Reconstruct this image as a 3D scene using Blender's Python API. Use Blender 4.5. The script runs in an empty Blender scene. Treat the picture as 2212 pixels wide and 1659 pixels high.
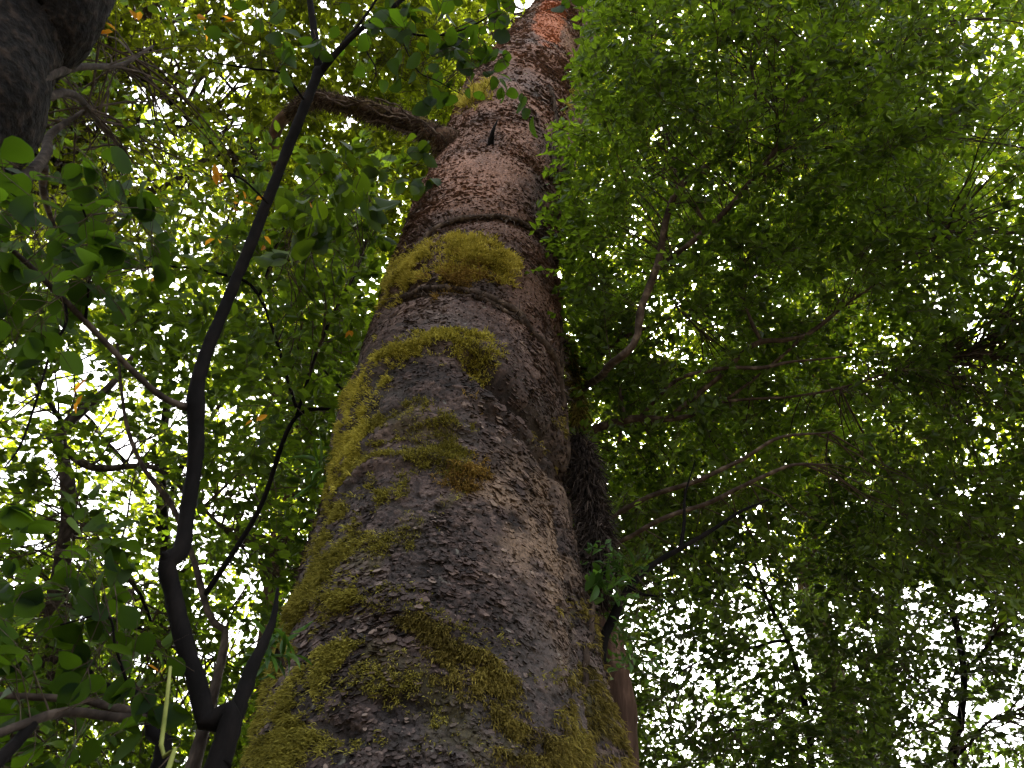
import bpy, math, random
import numpy as np
from mathutils import Matrix, Vector

random.seed(7)
rng = np.random.default_rng(11)
R_ = math.radians
scene = bpy.context.scene
COL = scene.collection

# ------------------------------------------------------------------ camera
CAM = np.array([0.0, 0.0, 1.6])
PITCH, ROLL = R_(50), R_(8)
FPX = 1736.0                      # focal length in photo pixels (photo taken as 2212 wide)
fwd = np.array([0, math.cos(PITCH), math.sin(PITCH)])
up0 = np.array([0, -math.sin(PITCH), math.cos(PITCH)])
rt0 = np.array([1.0, 0, 0])
rt = math.cos(ROLL) * rt0 + math.sin(ROLL) * up0
up = -math.sin(ROLL) * rt0 + math.cos(ROLL) * up0
cd = bpy.data.cameras.new('camera')
cam = bpy.data.objects.new('camera', cd); COL.objects.link(cam)
cam.matrix_world = Matrix(((rt[0], up[0], -fwd[0], CAM[0]), (rt[1], up[1], -fwd[1], CAM[1]),
                           (rt[2], up[2], -fwd[2], CAM[2]), (0, 0, 0, 1)))
cd.sensor_width = 36; cd.lens = 36 * FPX / 2212
cd.clip_start = 0.05; cd.clip_end = 2000
cd.dof.use_dof = True; cd.dof.focus_distance = 4.2; cd.dof.aperture_fstop = 8.0
scene.camera = cam

# ------------------------------------------------------------------ sky, sun, exposure
SUN_EL, SUN_ROT = R_(52), R_(14)
w = bpy.data.worlds.new('World'); scene.world = w; w.use_nodes = True
nt = w.node_tree; nt.nodes.clear()
sky = nt.nodes.new('ShaderNodeTexSky'); sky.sky_type = 'NISHITA'; sky.sun_disc = False
sky.sun_elevation = SUN_EL; sky.sun_rotation = SUN_ROT
sky.air_density = 1.0; sky.dust_density = 6.0; sky.ozone_density = 1.0
hs = nt.nodes.new('ShaderNodeHueSaturation'); hs.inputs['Saturation'].default_value = 0.18
bg = nt.nodes.new('ShaderNodeBackground'); bg.inputs['Strength'].default_value = 0.15
wo = nt.nodes.new('ShaderNodeOutputWorld')
nt.links.new(sky.outputs[0], hs.inputs['Color']); nt.links.new(hs.outputs[0], bg.inputs[0]); nt.links.new(bg.outputs[0], wo.inputs[0])
sd = bpy.data.lights.new('sun', 'SUN'); sd.energy = 3.4; sd.angle = R_(3); sd.color = (1, 0.96, 0.88)
sun = bpy.data.objects.new('sun', sd); COL.objects.link(sun)
# world direction towards the sun (sky texture: rotation clockwise from +Y)
sdir = Vector((math.sin(SUN_ROT) * math.cos(SUN_EL), math.cos(SUN_ROT) * math.cos(SUN_EL), math.sin(SUN_EL)))
sun.rotation_euler = sdir.to_track_quat('Z', 'Y').to_euler()
vs = scene.view_settings
scene.display_settings.display_device = 'sRGB'
vs.view_transform = 'Standard'; vs.look = 'None'; vs.gamma = 1; vs.exposure = 2.8; vs.use_curve_mapping = False
cy = scene.cycles
cy.max_bounces = 7; cy.diffuse_bounces = 4; cy.transmission_bounces = 6; cy.glossy_bounces = 2
cy.use_denoising = True
scene.render.filter_size = 1.2

# ------------------------------------------------------------------ maths helpers
def norm(v):
    return v / np.maximum(np.linalg.norm(v, axis=-1, keepdims=True), 1e-9)

def pix(px, py, d=1.0):
    """photo pixel + distance -> a point of the place"""
    px, py, d = np.asarray(px, float), np.asarray(py, float), np.asarray(d, float)
    v = fwd + ((px - 1106) / FPX)[..., None] * rt + ((829.5 - py) / FPX)[..., None] * up
    return CAM + norm(v) * d[..., None]

def proj(P):
    v = P - CAM
    z = v @ fwd
    return 1106 + FPX * (v @ rt) / z, 829.5 - FPX * (v @ up) / z, np.linalg.norm(v, axis=-1)

def hash3(i, j, k, s=0):
    h = (i.astype(np.int64) * 374761393 + j.astype(np.int64) * 668265263 + k.astype(np.int64) * 2147483647 + s * 974634877) & 0xffffffff
    h = ((h ^ (h >> 13)) * 1274126177) & 0xffffffff
    h = ((h ^ (h >> 16)) * 2246822519) & 0xffffffff
    return ((h ^ (h >> 15)) & 0xffffff) / float(0x1000000)

def vnoise(P, s=0):
    """smooth value noise, -1..1"""
    P = np.asarray(P, float); f = np.floor(P); t = P - f; t = t * t * (3 - 2 * t); f = f.astype(np.int64)
    out = 0
    for a in (0, 1):
        for b in (0, 1):
            for c in (0, 1):
                wgt = (t[..., 0] if a else 1 - t[..., 0]) * (t[..., 1] if b else 1 - t[..., 1]) * (t[..., 2] if c else 1 - t[..., 2])
                out = out + wgt * hash3(f[..., 0] + a, f[..., 1] + b, f[..., 2] + c, s)
    return out * 2 - 1

def fbm(P, oct=4, s=0):
    o, a, t = 0, 1.0, 0
    for k in range(oct):
        o = o + a * vnoise(P * 2.0 ** k + 17.3 * k, s + k); t += a; a *= 0.5
    return o / t

def cells(u, v, s=0):
    """2-d cellular pattern: distance to edge, random number of the cell, offset from the cell's centre (u, v)"""
    fu, fv = np.floor(u).astype(np.int64), np.floor(v).astype(np.int64)
    d1 = np.full(u.shape, 9.0); d2 = d1.copy(); rid = np.zeros(u.shape); ou = np.zeros(u.shape); ov = np.zeros(u.shape)
    z = np.zeros_like(fu)
    for a in (-1, 0, 1):
        for b in (-1, 0, 1):
            ci, cj = fu + a, fv + b
            cx = ci + 0.1 + 0.8 * hash3(ci, cj, z, s); cyy = cj + 0.1 + 0.8 * hash3(ci, cj, z + 1, s)
            dx, dy = u - cx, v - cyy
            d = np.sqrt(dx * dx + dy * dy)
            near = d < d1
            d2 = np.where(near, d1, np.minimum(d2, d))
            rid = np.where(near, hash3(ci, cj, z + 2, s), rid)
            ou = np.where(near, dx, ou); ov = np.where(near, dy, ov)
            d1 = np.where(near, d, d1)
    return d2 - d1, rid, ou, ov

def inpoly(x, y, poly):
    c = np.zeros(x.shape, bool); n = len(poly)
    for i in range(n):
        x1, y1 = poly[i]; x2, y2 = poly[(i + 1) % n]
        if y1 == y2: continue
        c ^= ((y1 > y) != (y2 > y)) & (x < (x2 - x1) * (y - y1) / (y2 - y1) + x1)
    return c

def spline(pts, n):
    """Catmull-Rom through rows of pts, resampled evenly"""
    p = np.asarray(pts, float)
    if len(p) == 2:
        return p[0] + np.linspace(0, 1, n)[:, None] * (p[1] - p[0])
    q = np.vstack([2 * p[0] - p[1], p, 2 * p[-1] - p[-2]])
    out = []
    for i in range(len(p) - 1):
        a, b, c, d = q[i:i + 4]
        t = np.linspace(0, 1, 14, endpoint=False)[:, None]
        out.append(0.5 * (2 * b + (c - a) * t + (2 * a - 5 * b + 4 * c - d) * t * t + (3 * b - a - 3 * c + d) * t ** 3))
    out = np.vstack(out + [p[-1:]])
    s = np.concatenate([[0], np.cumsum(np.linalg.norm(np.diff(out[:, :3], axis=0), axis=1))])
    return np.stack([np.interp(np.linspace(0, s[-1], n), s, out[:, k]) for k in range(p.shape[1])], 1)

# ------------------------------------------------------------------ object helpers
def tag(o, label=None, cat=None, group=None, kind=None):
    if label: o['label'] = label
    if cat: o['category'] = cat
    if group: o['group'] = group
    if kind: o['kind'] = kind
    return o

def thing(name, loc, label, cat, group=None):
    o = bpy.data.objects.new(name, None); COL.objects.link(o)
    o.empty_display_size = 0.3
    o.location = tuple(float(c) for c in loc)
    return tag(o, label, cat, group)

def mesh_obj(name, V, faces, mats, parent=None, attrs=None, midx=None, smooth=True):
    V = np.asarray(V, np.float64)
    if parent is not None:
        V = V - np.array(parent.location)
    me = bpy.data.meshes.new(name)
    me.vertices.add(len(V)); me.vertices.foreach_set('co', V.astype(np.float32).ravel())
    loops = np.concatenate([f.ravel() for f in faces]).astype(np.int32)
    tot = np.concatenate([np.full(len(f), f.shape[1], np.int32) for f in faces])
    start = np.concatenate([[0], np.cumsum(tot)[:-1]]).astype(np.int32)
    me.loops.add(len(loops)); me.loops.foreach_set('vertex_index', loops)
    me.polygons.add(len(tot)); me.polygons.foreach_set('loop_start', start)
    me.polygons.foreach_set('use_smooth', np.full(len(tot), smooth, bool))
    for m in (mats if isinstance(mats, (list, tuple)) else [mats]): me.materials.append(m)
    if midx is not None: me.polygons.foreach_set('material_index', np.asarray(midx, np.int32))
    for k, a in (attrs or {}).items():
        at = me.attributes.new(k, 'FLOAT', 'POINT'); at.data.foreach_set('value', np.asarray(a, np.float32))
    me.update(calc_edges=True); me.validate()
    o = bpy.data.objects.new(name, me); COL.objects.link(o)
    if parent is not None: o.parent = parent
    return o

def tubes(paths, radii, k=5, wob=0.0, cap=True):
    """(N,P,3) paths, (N,P) radii -> vertices, quads (ends closed by tapering)"""
    paths = np.asarray(paths, float); radii = np.asarray(radii, float)
    if paths.ndim == 2: paths, radii = paths[None], radii[None]
    N, P, _ = paths.shape
    T = norm(np.gradient(paths, axis=1))
    ref = np.array([0.31, 0.57, 0.76]) * np.ones_like(T)
    A = norm(np.cross(T, ref)); B = np.cross(T, A)
    th = np.linspace(0, 2 * np.pi, k, endpoint=False)
    r = radii[:, :, None]
    if wob:
        ring = paths[:, :, None] + radii[:, :, None, None] * (np.cos(th)[:, None] * A[:, :, None] + np.sin(th)[:, None] * B[:, :, None])
        sc = 0.9 / np.maximum(radii[:, :, None, None], 1e-4)
        rm = float(np.mean(radii))
        r = r * (1 + wob * fbm(ring / (rm * 2.2), 3, 5) + 0.5 * wob * fbm(ring / (rm * .5), 2, 9))
        th2 = th
    V = paths[:, :, None] + r[..., None] * (np.cos(th)[:, None] * A[:, :, None] + np.sin(th)[:, None] * B[:, :, None])
    i = np.arange(N)[:, None, None] * P * k + np.arange(P - 1)[None, :, None] * k
    j = np.arange(k)[None, None, :]; j2 = (j + 1) % k
    F = np.stack([i + j, i + j2, i + k + j2, i + k + j], -1).reshape(-1, 4)
    return V.reshape(-1, 3), F

class Bag:
    """collects pieces of one mesh"""
    def __init__(s): s.V = []; s.F = []; s.M = []; s.A = []; s.n = 0
    def add(s, V, F, m=0, a=None):
        s.V.append(V); s.F.append(F + s.n); s.M.append(np.full(len(F), m)); s.A.append(np.zeros(len(V)) if a is None else a); s.n += len(V)
    def build(s, name, mats, parent=None, smooth=True):
        return mesh_obj(name, np.vstack(s.V), s.F, mats, parent, {'rnd': np.concatenate(s.A)}, np.concatenate(s.M), smooth)

# ------------------------------------------------------------------ materials
def newmat(name):
    m = bpy.data.materials.new(name); m.use_nodes = True
    m.node_tree.nodes.clear()
    return m, m.node_tree.nodes, m.node_tree.links

def ramp(N, stops):
    r = N.new('ShaderNodeValToRGB'); e = r.color_ramp.elements
    while len(e) < len(stops): e.new(0.5)
    for el, (p, c) in zip(e, stops): el.position = p; el.color = (*c, 1)
    return r

def leaf_mat(name, dark, light, thin, mixf=0.5, rough=0.45, spec=0.3):
    m, N, L = newmat(name)
    at = N.new('ShaderNodeAttribute'); at.attribute_name = 'rnd'
    r1 = ramp(N, [(0.0, dark), (1.0, light)])
    r2 = ramp(N, [(0.0, tuple(c * .22 for c in thin)), (0.55, tuple(c * .6 for c in thin)), (1.0, tuple(min(1, c * 1.15) for c in thin))])
    pb = N.new('ShaderNodeBsdfPrincipled'); pb.inputs['Roughness'].default_value = rough
    pb.inputs['Specular IOR Level'].default_value = spec
    tr = N.new('ShaderNodeBsdfTranslucent'); mx = N.new('ShaderNodeMixShader'); mx.inputs[0].default_value = mixf
    out = N.new('ShaderNodeOutputMaterial')
    L.new(at.outputs['Fac'], r1.inputs[0]); L.new(at.outputs['Fac'], r2.inputs[0])
    L.new(r1.outputs[0], pb.inputs['Base Color']); L.new(r2.outputs[0], tr.inputs['Color'])
    L.new(pb.outputs[0], mx.inputs[1]); L.new(tr.outputs[0], mx.inputs[2]); L.new(mx.outputs[0], out.inputs[0])
    return m

def bark_mat(name, c1, c2, c3, scale=14, stretch=3.0, bump=0.6, moss=None, spec=0.06):
    """limb / trunk bark: mottled colour, ridged bump"""
    m, N, L = newmat(name)
    tc = N.new('ShaderNodeTexCoord'); mp = N.new('ShaderNodeMapping'); mp.inputs['Scale'].default_value = (1, 1, 1 / stretch)
    L.new(tc.outputs['Object'], mp.inputs[0])
    n1 = N.new('ShaderNodeTexNoise'); n1.inputs['Scale'].default_value = scale; n1.inputs['Detail'].default_value = 6
    n2 = N.new('ShaderNodeTexNoise'); n2.inputs['Scale'].default_value = scale * 0.25; n2.inputs['Detail'].default_value = 3
    L.new(mp.outputs[0], n1.inputs[0]); L.new(tc.outputs['Object'], n2.inputs[0])
    r = ramp(N, [(0.3, c1), (0.52, c2), (0.72, c3)])
    L.new(n1.outputs[0], r.inputs[0])
    col = r.outputs[0]
    if moss:
        mr = ramp(N, [(0.5, (0, 0, 0)), (0.62, (1, 1, 1))]); L.new(n2.outputs[0], mr.inputs[0])
        mc = N.new('ShaderNodeMix'); mc.data_type = 'RGBA'; mc.inputs['B'].default_value = (*moss, 1)
        L.new(mr.outputs[0], mc.inputs['Factor']); L.new(col, mc.inputs['A']); col = mc.outputs['Result']
    b = N.new('ShaderNodeBump'); b.inputs['Strength'].default_value = bump; b.inputs['Distance'].default_value = 0.02
    L.new(n1.outputs[0], b.inputs['Height'])
    p = N.new('ShaderNodeBsdfPrincipled'); p.inputs['Roughness'].default_value = 0.85; p.inputs['Specular IOR Level'].default_value = spec
    L.new(col, p.inputs['Base Color']); L.new(b.outputs[0], p.inputs['Normal'])
    o = N.new('ShaderNodeOutputMaterial'); L.new(p.outputs[0], o.inputs[0])
    return m

def strand_mat(name, a, b, c, trans=0.35):
    m, N, L = newmat(name)
    at = N.new('ShaderNodeAttribute'); at.attribute_name = 'rnd'
    r = ramp(N, [(0.0, a), (0.5, b), (1.0, c)]); L.new(at.outputs['Fac'], r.inputs[0])
    p = N.new('ShaderNodeBsdfPrincipled'); p.inputs['Roughness'].default_value = 0.8; p.inputs['Specular IOR Level'].default_value = 0.15
    tr = N.new('ShaderNodeBsdfTranslucent'); mx = N.new('ShaderNodeMixShader'); mx.inputs[0].default_value = trans
    o = N.new('ShaderNodeOutputMaterial')
    L.new(r.outputs[0], p.inputs['Base Color']); L.new(r.outputs[0], tr.inputs[0])
    L.new(p.outputs[0], mx.inputs[1]); L.new(tr.outputs[0], mx.inputs[2]); L.new(mx.outputs[0], o.inputs[0])
    return m

def main_bark():
    m, N, L = newmat('flaking_bark')
    tc = N.new('ShaderNodeTexCoord')
    def attr(n):
        a = N.new('ShaderNodeAttribute'); a.attribute_name = n; return a.outputs['Fac']
    def noise(sc, det=5, rough=.55):
        n = N.new('ShaderNodeTexNoise'); n.inputs['Scale'].default_value = sc; n.inputs['Detail'].default_value = det; n.inputs['Roughness'].default_value = rough
        L.new(tc.outputs['Object'], n.inputs[0]); return n.outputs[0]
    def mix(f, a, b, mode='MIX'):
        x = N.new('ShaderNodeMix'); x.data_type = 'RGBA'; x.blend_type = mode
        for s, v in (('Factor', f), ('A', a), ('B', b)):
            if isinstance(v, tuple): x.inputs[s].default_value = (*v, 1)
            elif isinstance(v, float): x.inputs[s].default_value = v
            else: L.new(v, x.inputs[s])
        return x.outputs['Result']
    def mr(v, a, b, c=0.0, d=1.0):
        x = N.new('ShaderNodeMapRange'); x.inputs[1].default_value = a; x.inputs[2].default_value = b; x.inputs[3].default_value = c; x.inputs[4].default_value = d
        L.new(v, x.inputs[0]); return x.outputs[0]
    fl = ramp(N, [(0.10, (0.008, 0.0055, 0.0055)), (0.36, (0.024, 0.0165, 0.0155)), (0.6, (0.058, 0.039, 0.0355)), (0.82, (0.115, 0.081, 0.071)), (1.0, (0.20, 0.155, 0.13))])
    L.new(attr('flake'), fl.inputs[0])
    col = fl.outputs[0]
    fine = noise(85, 6, .65)
    col = mix(0.55, col, mix(mr(fine, .3, .7), (0.35, 0.33, 0.34), (1.5, 1.45, 1.4)), 'MULTIPLY')
    big = noise(2.2, 4)
    col = mix(mr(big, .5, .72, 0, .55), col, (0.085, 0.074, 0.07))
    col = mix(attr('pale'), col, mix(mr(fine, .35, .65), (0.09, 0.06, 0.043), (0.24, 0.165, 0.115)))
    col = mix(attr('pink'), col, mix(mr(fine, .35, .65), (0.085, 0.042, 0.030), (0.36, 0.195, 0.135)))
    col = mix(attr('red'), col, mix(mr(fine, .35, .65), (0.28, 0.08, 0.035), (0.55, 0.21, 0.11)))
    lich = noise(26, 3)
    col = mix(mr(lich, .66, .72, 0, .4), col, (0.22, 0.22, 0.19))
    col = mix(attr('moss'), col, mix(mr(fine, .3, .7), (0.03, 0.028, 0.010), (0.10, 0.085, 0.02)))
    col = mix(attr('crack_shade'), col, (0.007, 0.005, 0.006))  # real cracks, plus shade of creases and hollows painted dark
    b = N.new('ShaderNodeBump'); b.inputs['Strength'].default_value = 0.7; b.inputs['Distance'].default_value = 0.008; L.new(fine, b.inputs['Height'])
    p = N.new('ShaderNodeBsdfPrincipled'); p.inputs['Roughness'].default_value = 0.78; p.inputs['Specular IOR Level'].default_value = 0.3
    L.new(col, p.inputs['Base Color']); L.new(b.outputs[0], p.inputs['Normal'])
    o = N.new('ShaderNodeOutputMaterial'); L.new(p.outputs[0], o.inputs[0])
    return m

BARK = main_bark()
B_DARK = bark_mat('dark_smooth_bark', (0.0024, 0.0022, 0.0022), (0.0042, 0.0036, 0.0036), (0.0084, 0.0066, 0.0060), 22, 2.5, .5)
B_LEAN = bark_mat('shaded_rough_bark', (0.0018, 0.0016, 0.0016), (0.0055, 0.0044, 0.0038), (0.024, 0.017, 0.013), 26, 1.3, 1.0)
B_GREY = bark_mat('grey_brown_bark', (0.0144, 0.0112, 0.0096), (0.0320, 0.0248, 0.0208), (0.0800, 0.0624, 0.0496), 24, 2.5, .6)
B_LIMB = bark_mat('pale_twisted_bark', (0.0200, 0.0144, 0.0112), (0.0520, 0.0376, 0.0296), (0.1360, 0.1040, 0.0800), 24, 2.5, .6)
B_RED = bark_mat('reddish_stringy_bark', (0.0240, 0.0160, 0.0128), (0.0720, 0.0440, 0.0336), (0.1600, 0.1040, 0.0800), 18, 6, 1.0)
B_MOSSY = bark_mat('mossy_limb_bark', (0.0240, 0.0160, 0.0128), (0.0600, 0.0360, 0.0256), (0.1200, 0.0760, 0.0520), 20, 2, .8, moss=(0.1040, 0.0800, 0.0240))
B_VINE = bark_mat('climbing_root_bark', (0.0160, 0.0120, 0.0096), (0.0480, 0.0344, 0.0272), (0.1120, 0.0840, 0.0640), 30, 2, .7)
B_TWIG = bark_mat('twig_bark', (0.0240, 0.0176, 0.0128), (0.0480, 0.0360, 0.0272), (0.0960, 0.0720, 0.0560), 20, 1, .2)
G_STEM = bark_mat('green_stem', (0.10, 0.12, 0.03), (0.16, 0.18, 0.05), (0.22, 0.24, 0.08), 20, 1, .2)
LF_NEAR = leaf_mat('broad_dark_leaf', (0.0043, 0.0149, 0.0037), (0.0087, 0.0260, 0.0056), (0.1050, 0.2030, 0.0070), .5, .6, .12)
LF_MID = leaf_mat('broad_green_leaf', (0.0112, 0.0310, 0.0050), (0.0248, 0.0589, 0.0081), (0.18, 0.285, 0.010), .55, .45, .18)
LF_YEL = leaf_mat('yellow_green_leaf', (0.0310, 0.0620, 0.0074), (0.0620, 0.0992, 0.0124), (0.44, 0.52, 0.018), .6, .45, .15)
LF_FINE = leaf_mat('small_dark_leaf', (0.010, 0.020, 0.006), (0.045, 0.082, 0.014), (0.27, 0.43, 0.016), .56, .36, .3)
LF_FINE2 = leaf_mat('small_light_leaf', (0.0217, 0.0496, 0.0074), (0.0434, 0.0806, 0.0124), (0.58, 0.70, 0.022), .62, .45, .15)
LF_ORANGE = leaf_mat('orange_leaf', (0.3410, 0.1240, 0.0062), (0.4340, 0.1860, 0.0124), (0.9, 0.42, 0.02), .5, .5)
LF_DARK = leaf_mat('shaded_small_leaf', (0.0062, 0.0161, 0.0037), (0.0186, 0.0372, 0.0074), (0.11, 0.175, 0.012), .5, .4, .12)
LF_EPI = leaf_mat('epiphyte_leaf', (0.0186, 0.0558, 0.0093), (0.0372, 0.0930, 0.0186), (0.1320, 0.2700, 0.0180), .45, .4)
MOSS_Y = strand_mat('yellow_moss', (0.1020, 0.0850, 0.0102), (0.3910, 0.3315, 0.0467), (0.6120, 0.5270, 0.1190))
MOSS_L = strand_mat('yellow_green_moss', (0.09, 0.078, 0.012), (0.36, 0.32, 0.045), (0.60, 0.54, 0.11))
MOSS_G = strand_mat('olive_moss', (0.0510, 0.0459, 0.0085), (0.2040, 0.1827, 0.0298), (0.4080, 0.3740, 0.0765))
MOSS_B = strand_mat('brown_olive_moss', (0.0382, 0.0289, 0.0085), (0.1445, 0.1148, 0.0255), (0.3230, 0.2635, 0.0595))
MOSS_R = strand_mat('rust_moss', (0.07, 0.040, 0.012), (0.22, 0.135, 0.03), (0.40, 0.27, 0.06))
ROOTY = strand_mat('dry_rootlets', (0.0102, 0.0076, 0.0068), (0.0298, 0.0221, 0.0187), (0.1020, 0.0765, 0.0638), .1)

# ------------------------------------------------------------------ ground
def ground():
    n = 90
    r = np.concatenate([[0.0], np.geomspace(1.0, 900, n)]); a = np.linspace(0, 2 * np.pi, 96, endpoint=False)
    X = r[:, None] * np.cos(a); Y = r[:, None] * np.sin(a)
    P = np.stack([X, Y, np.zeros_like(X)], -1)
    P[..., 2] = 0.12 * fbm(P * .5, 3) * np.minimum(1, r[:, None] / 3) + 0.02 * fbm(P * 3, 2)
    i = np.arange(n)[:, None] * 96; j = np.arange(96)[None]; j2 = (j + 1) % 96
    F = np.stack([i + j, i + 96 + j, i + 96 + j2, i + j2], -1).reshape(-1, 4)
    m, N, L = newmat('forest_floor')
    tc = N.new('ShaderNodeTexCoord'); n1 = N.new('ShaderNodeTexNoise'); n1.inputs['Scale'].default_value = 3; n1.inputs['Detail'].default_value = 8
    rr = ramp(N, [(0.35, (0.03, 0.022, 0.014)), (0.5, (0.075, 0.05, 0.028)), (0.68, (0.05, 0.07, 0.02))])
    p = N.new('ShaderNodeBsdfPrincipled'); p.inputs['Roughness'].default_value = .95
    o = N.new('ShaderNodeOutputMaterial')
    L.new(tc.outputs['Object'], n1.inputs[0]); L.new(n1.outputs[0], rr.inputs[0]); L.new(rr.outputs[0], p.inputs['Base Color']); L.new(p.outputs[0], o.inputs[0])
    tag(mesh_obj('ground', P.reshape(-1, 3), [F], m), kind='structure')
ground()

# ------------------------------------------------------------------ the big trunk
#        y     left  right   radius
EDGE = [(1659, 520, 1285), (1500, 573, 1270), (1319, 635, 1252), (1206, 680, 1238), (1139, 708, 1240), (1020, 737, 1243), (920, 757, 1224),
        (853, 774, 1212), (766, 794, 1205), (650, 830, 1203), (553, 862, 1197), (500, 861, 1190), (470, 868, 1182), (440, 893, 1180), (383, 925, 1194),
        (333, 953, 1212), (233, 1004, 1250), (200, 1050, 1256), (143, 1092, 1266), (77, 1142, 1273), (20, 1165, 1284), (-60, 1190, 1298)]
E = np.array(EDGE, float)
ra = norm(pix(E[:, 1], E[:, 0]) - CAM); rb = norm(pix(E[:, 2], E[:, 0]) - CAM)
mid = norm(ra + rb); sa = np.sqrt(1 - np.clip(np.sum(ra * mid, 1), -1, 1) ** 2)
R0 = np.interp(E[:, 0], [-60, 1659], [0.43, 0.66])
ax0 = CAM + mid * (R0 / sa)[:, None]
cx = np.polyfit(ax0[:, 2], ax0[:, 0], 3); cyc = np.polyfit(ax0[:, 2], ax0[:, 1], 2)
# the ray of every measured row meets the smooth axis: height and radius there
ZS, RS = [], []
for m_, s_ in zip(mid, sa):
    t = np.linspace(1.5, 22, 6000)[:, None]; q = CAM + m_ * t
    e = (q[:, 0] - np.polyval(cx, q[:, 2])) ** 2 + (q[:, 1] - np.polyval(cyc, q[:, 2])) ** 2
    k = e.argmin(); ZS.append(q[k, 2]); RS.append(s_ * t[k, 0])
ZS, RS = np.array(ZS), np.array(RS)
o_ = ZS.argsort(); ZS, RS = ZS[o_], RS[o_]
ZTOP = 24.0
zk = np.concatenate([[-0.2, 0.0, 0.5, 1.2], ZS, [ZS[-1] + 3, ZTOP]])
rk = np.concatenate([[1.25, 1.15, 0.92, 0.78], RS, [RS[-1] * .9, RS[-1] * .55]])
def axis(z):
    zc = np.clip(z, ZS[0], ZS[-1])
    def ev(c):
        d = np.polyder(c); return np.polyval(c, zc) + np.polyval(d, zc) * (z - zc) * 0.6
    return np.stack([ev(cx), ev(cyc), z], -1)
def trunk_rad(z): return np.interp(z, zk, rk)
print('trunk z', ZS.round(2), 'r', RS.round(3), 'axis', axis(np.array([0., 3, 8, 12])).round(2))

def cyl(th, z):
    """undisplaced surface; th = 0 faces the camera"""
    a = axis(z); r = trunk_rad(z)
    ph = -np.pi / 2 + th
    n = np.stack([np.cos(ph), np.sin(ph), np.zeros_like(ph)], -1)
    return a + r[..., None] * n, n

# lookup photo pixel -> (th, z) on the trunk
gth, gz = np.meshgrid(np.linspace(-1.75, 1.75, 281), np.concatenate([np.linspace(1.5, 6, 450), np.linspace(6.02, 16, 420)]), indexing='ij')
gP, gN = cyl(gth, gz); gx, gy, gd = proj(gP)
vis = np.sum(gN * (CAM - gP), -1) > 0
gx = np.where(vis, gx, 1e9)
def surf(px, py):
    k = ((gx - px) ** 2 + (gy - py) ** 2).argmin()
    return gth.flat[k], gz.flat[k]
def surf_path(pts, n, lift=0.0):
    q = np.array([surf(*p[:2]) for p in pts])
    q = spline(np.hstack([q, np.zeros((len(q), 1))]), n)
    P, nn = cyl(q[:, 0], q[:, 1])
    return P + nn * lift, nn

# dense grid: finer towards the camera
NT, NZ = 760, 1250
s = np.linspace(-1, 1, NT, endpoint=False)
th = np.pi * (0.52 * s + 0.48 * s ** 3)
zz = [-0.2]
while zz[-1] < ZTOP:
    z = zz[-1]; d = math.hypot(2.2, z - 1.6)
    zz.append(z + (0.02 if z < 2.2 else max(0.0045, 0.0021 * d * max(.6, d / 5)) if z < 14.5 else .12))
zz = np.array(zz); NZ = len(zz)
TH, Z = np.meshgrid(th, zz, indexing='ij')
TH, Z = TH.T.copy(), Z.T.copy()          # (NZ, NT)
P, Nn = cyl(TH, Z)
U = TH * 0.6
near = np.interp(Z, [2, 5, 9, 14], [1.0, 1.0, 1.25, 1.6])      # scales read coarser high up
wu = U + 0.016 * fbm(P * 14, 3, 1) + 0.005 * fbm(P * 70, 2, 2)
wz = Z + 0.016 * fbm(P * 14, 3, 3) + 0.005 * fbm(P * 70, 2, 4)
e1, id1, ou1, ov1 = cells(wu / 0.060, wz / 0.046, 1)
e2, id2, ou2, ov2 = cells(wu / 0.030 + 7, wz / 0.020, 2)
e3, id3, ou3, ov3 = cells(wu / 0.015 + 3, wz / 0.010, 3)
H = 0.05 * fbm(P * 1.3, 3, 20) * trunk_rad(Z) + 0.010 * fbm(P * 5, 3, 30)
rough = np.clip(.6 + 1.2 * fbm(P * 2.6, 3, 33), .15, 1.25)      # smoother and flakier areas
L1 = np.clip((id1 - .35) * 8, 0, 1) * (.4 + .6 * id1); L2 = np.clip((id2 - .45) * 8, 0, 1) * (.3 + .7 * id2)
plate = rough * (0.011 * L1 * (1 - .5 * ov1) + 0.009 * L2 * (.8 - .6 * ov2)) + 0.0035 * (id3 - .5) + 0.003 * fbm(P * 40, 3, 35)
crk = rough * (np.clip(1 - e1 / 0.10, 0, 1) * (L1 > .2) * (ov1 < .05) * 1.0 + np.clip(1 - e2 / 0.22, 0, 1) * (L2 > .3) * (ov2 < 0) * 1.0)
fissure = np.clip((fbm(np.stack([P[..., 0] * 10, P[..., 1] * 10, P[..., 2] * 15], -1), 4, 40) - .27) * 5, 0, 1)
px, py, pd = proj(P)
front = np.sum(Nn * (CAM - P), -1) > 0

# image-measured ledges and creases of this trunk, carried to (th, z)
def arc_field(poly, width, below=None):
    q = np.array([surf(*p) for p in poly]); o = q[:, 0].argsort(); q = q[o]
    zc = np.interp(TH, q[:, 0], q[:, 1])
    fade = np.clip((TH - q[0, 0] + .15) / .15, 0, 1) * np.clip((q[-1, 0] + .15 - TH) / .15, 0, 1)
    dz = Z - zc + 0.03 * vnoise(P * 7, 77)
    if below:     # an overhanging ledge: swells to the edge from above and drops away below
        return fade * np.where(dz > 0, np.exp(-(dz / width) ** 2), np.exp(-(dz / below) ** 2))
    return fade * np.exp(-(dz / width) ** 2)
dark = np.zeros_like(Z)  # shade in folds and beside wrapping roots, painted into the bark colour
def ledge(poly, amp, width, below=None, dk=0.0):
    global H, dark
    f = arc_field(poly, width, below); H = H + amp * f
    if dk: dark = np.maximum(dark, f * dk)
ledge([(845, 625), (890, 585), (960, 560), (1050, 565), (1110, 600)], 0.03, 0.26, 0.07)
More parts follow.
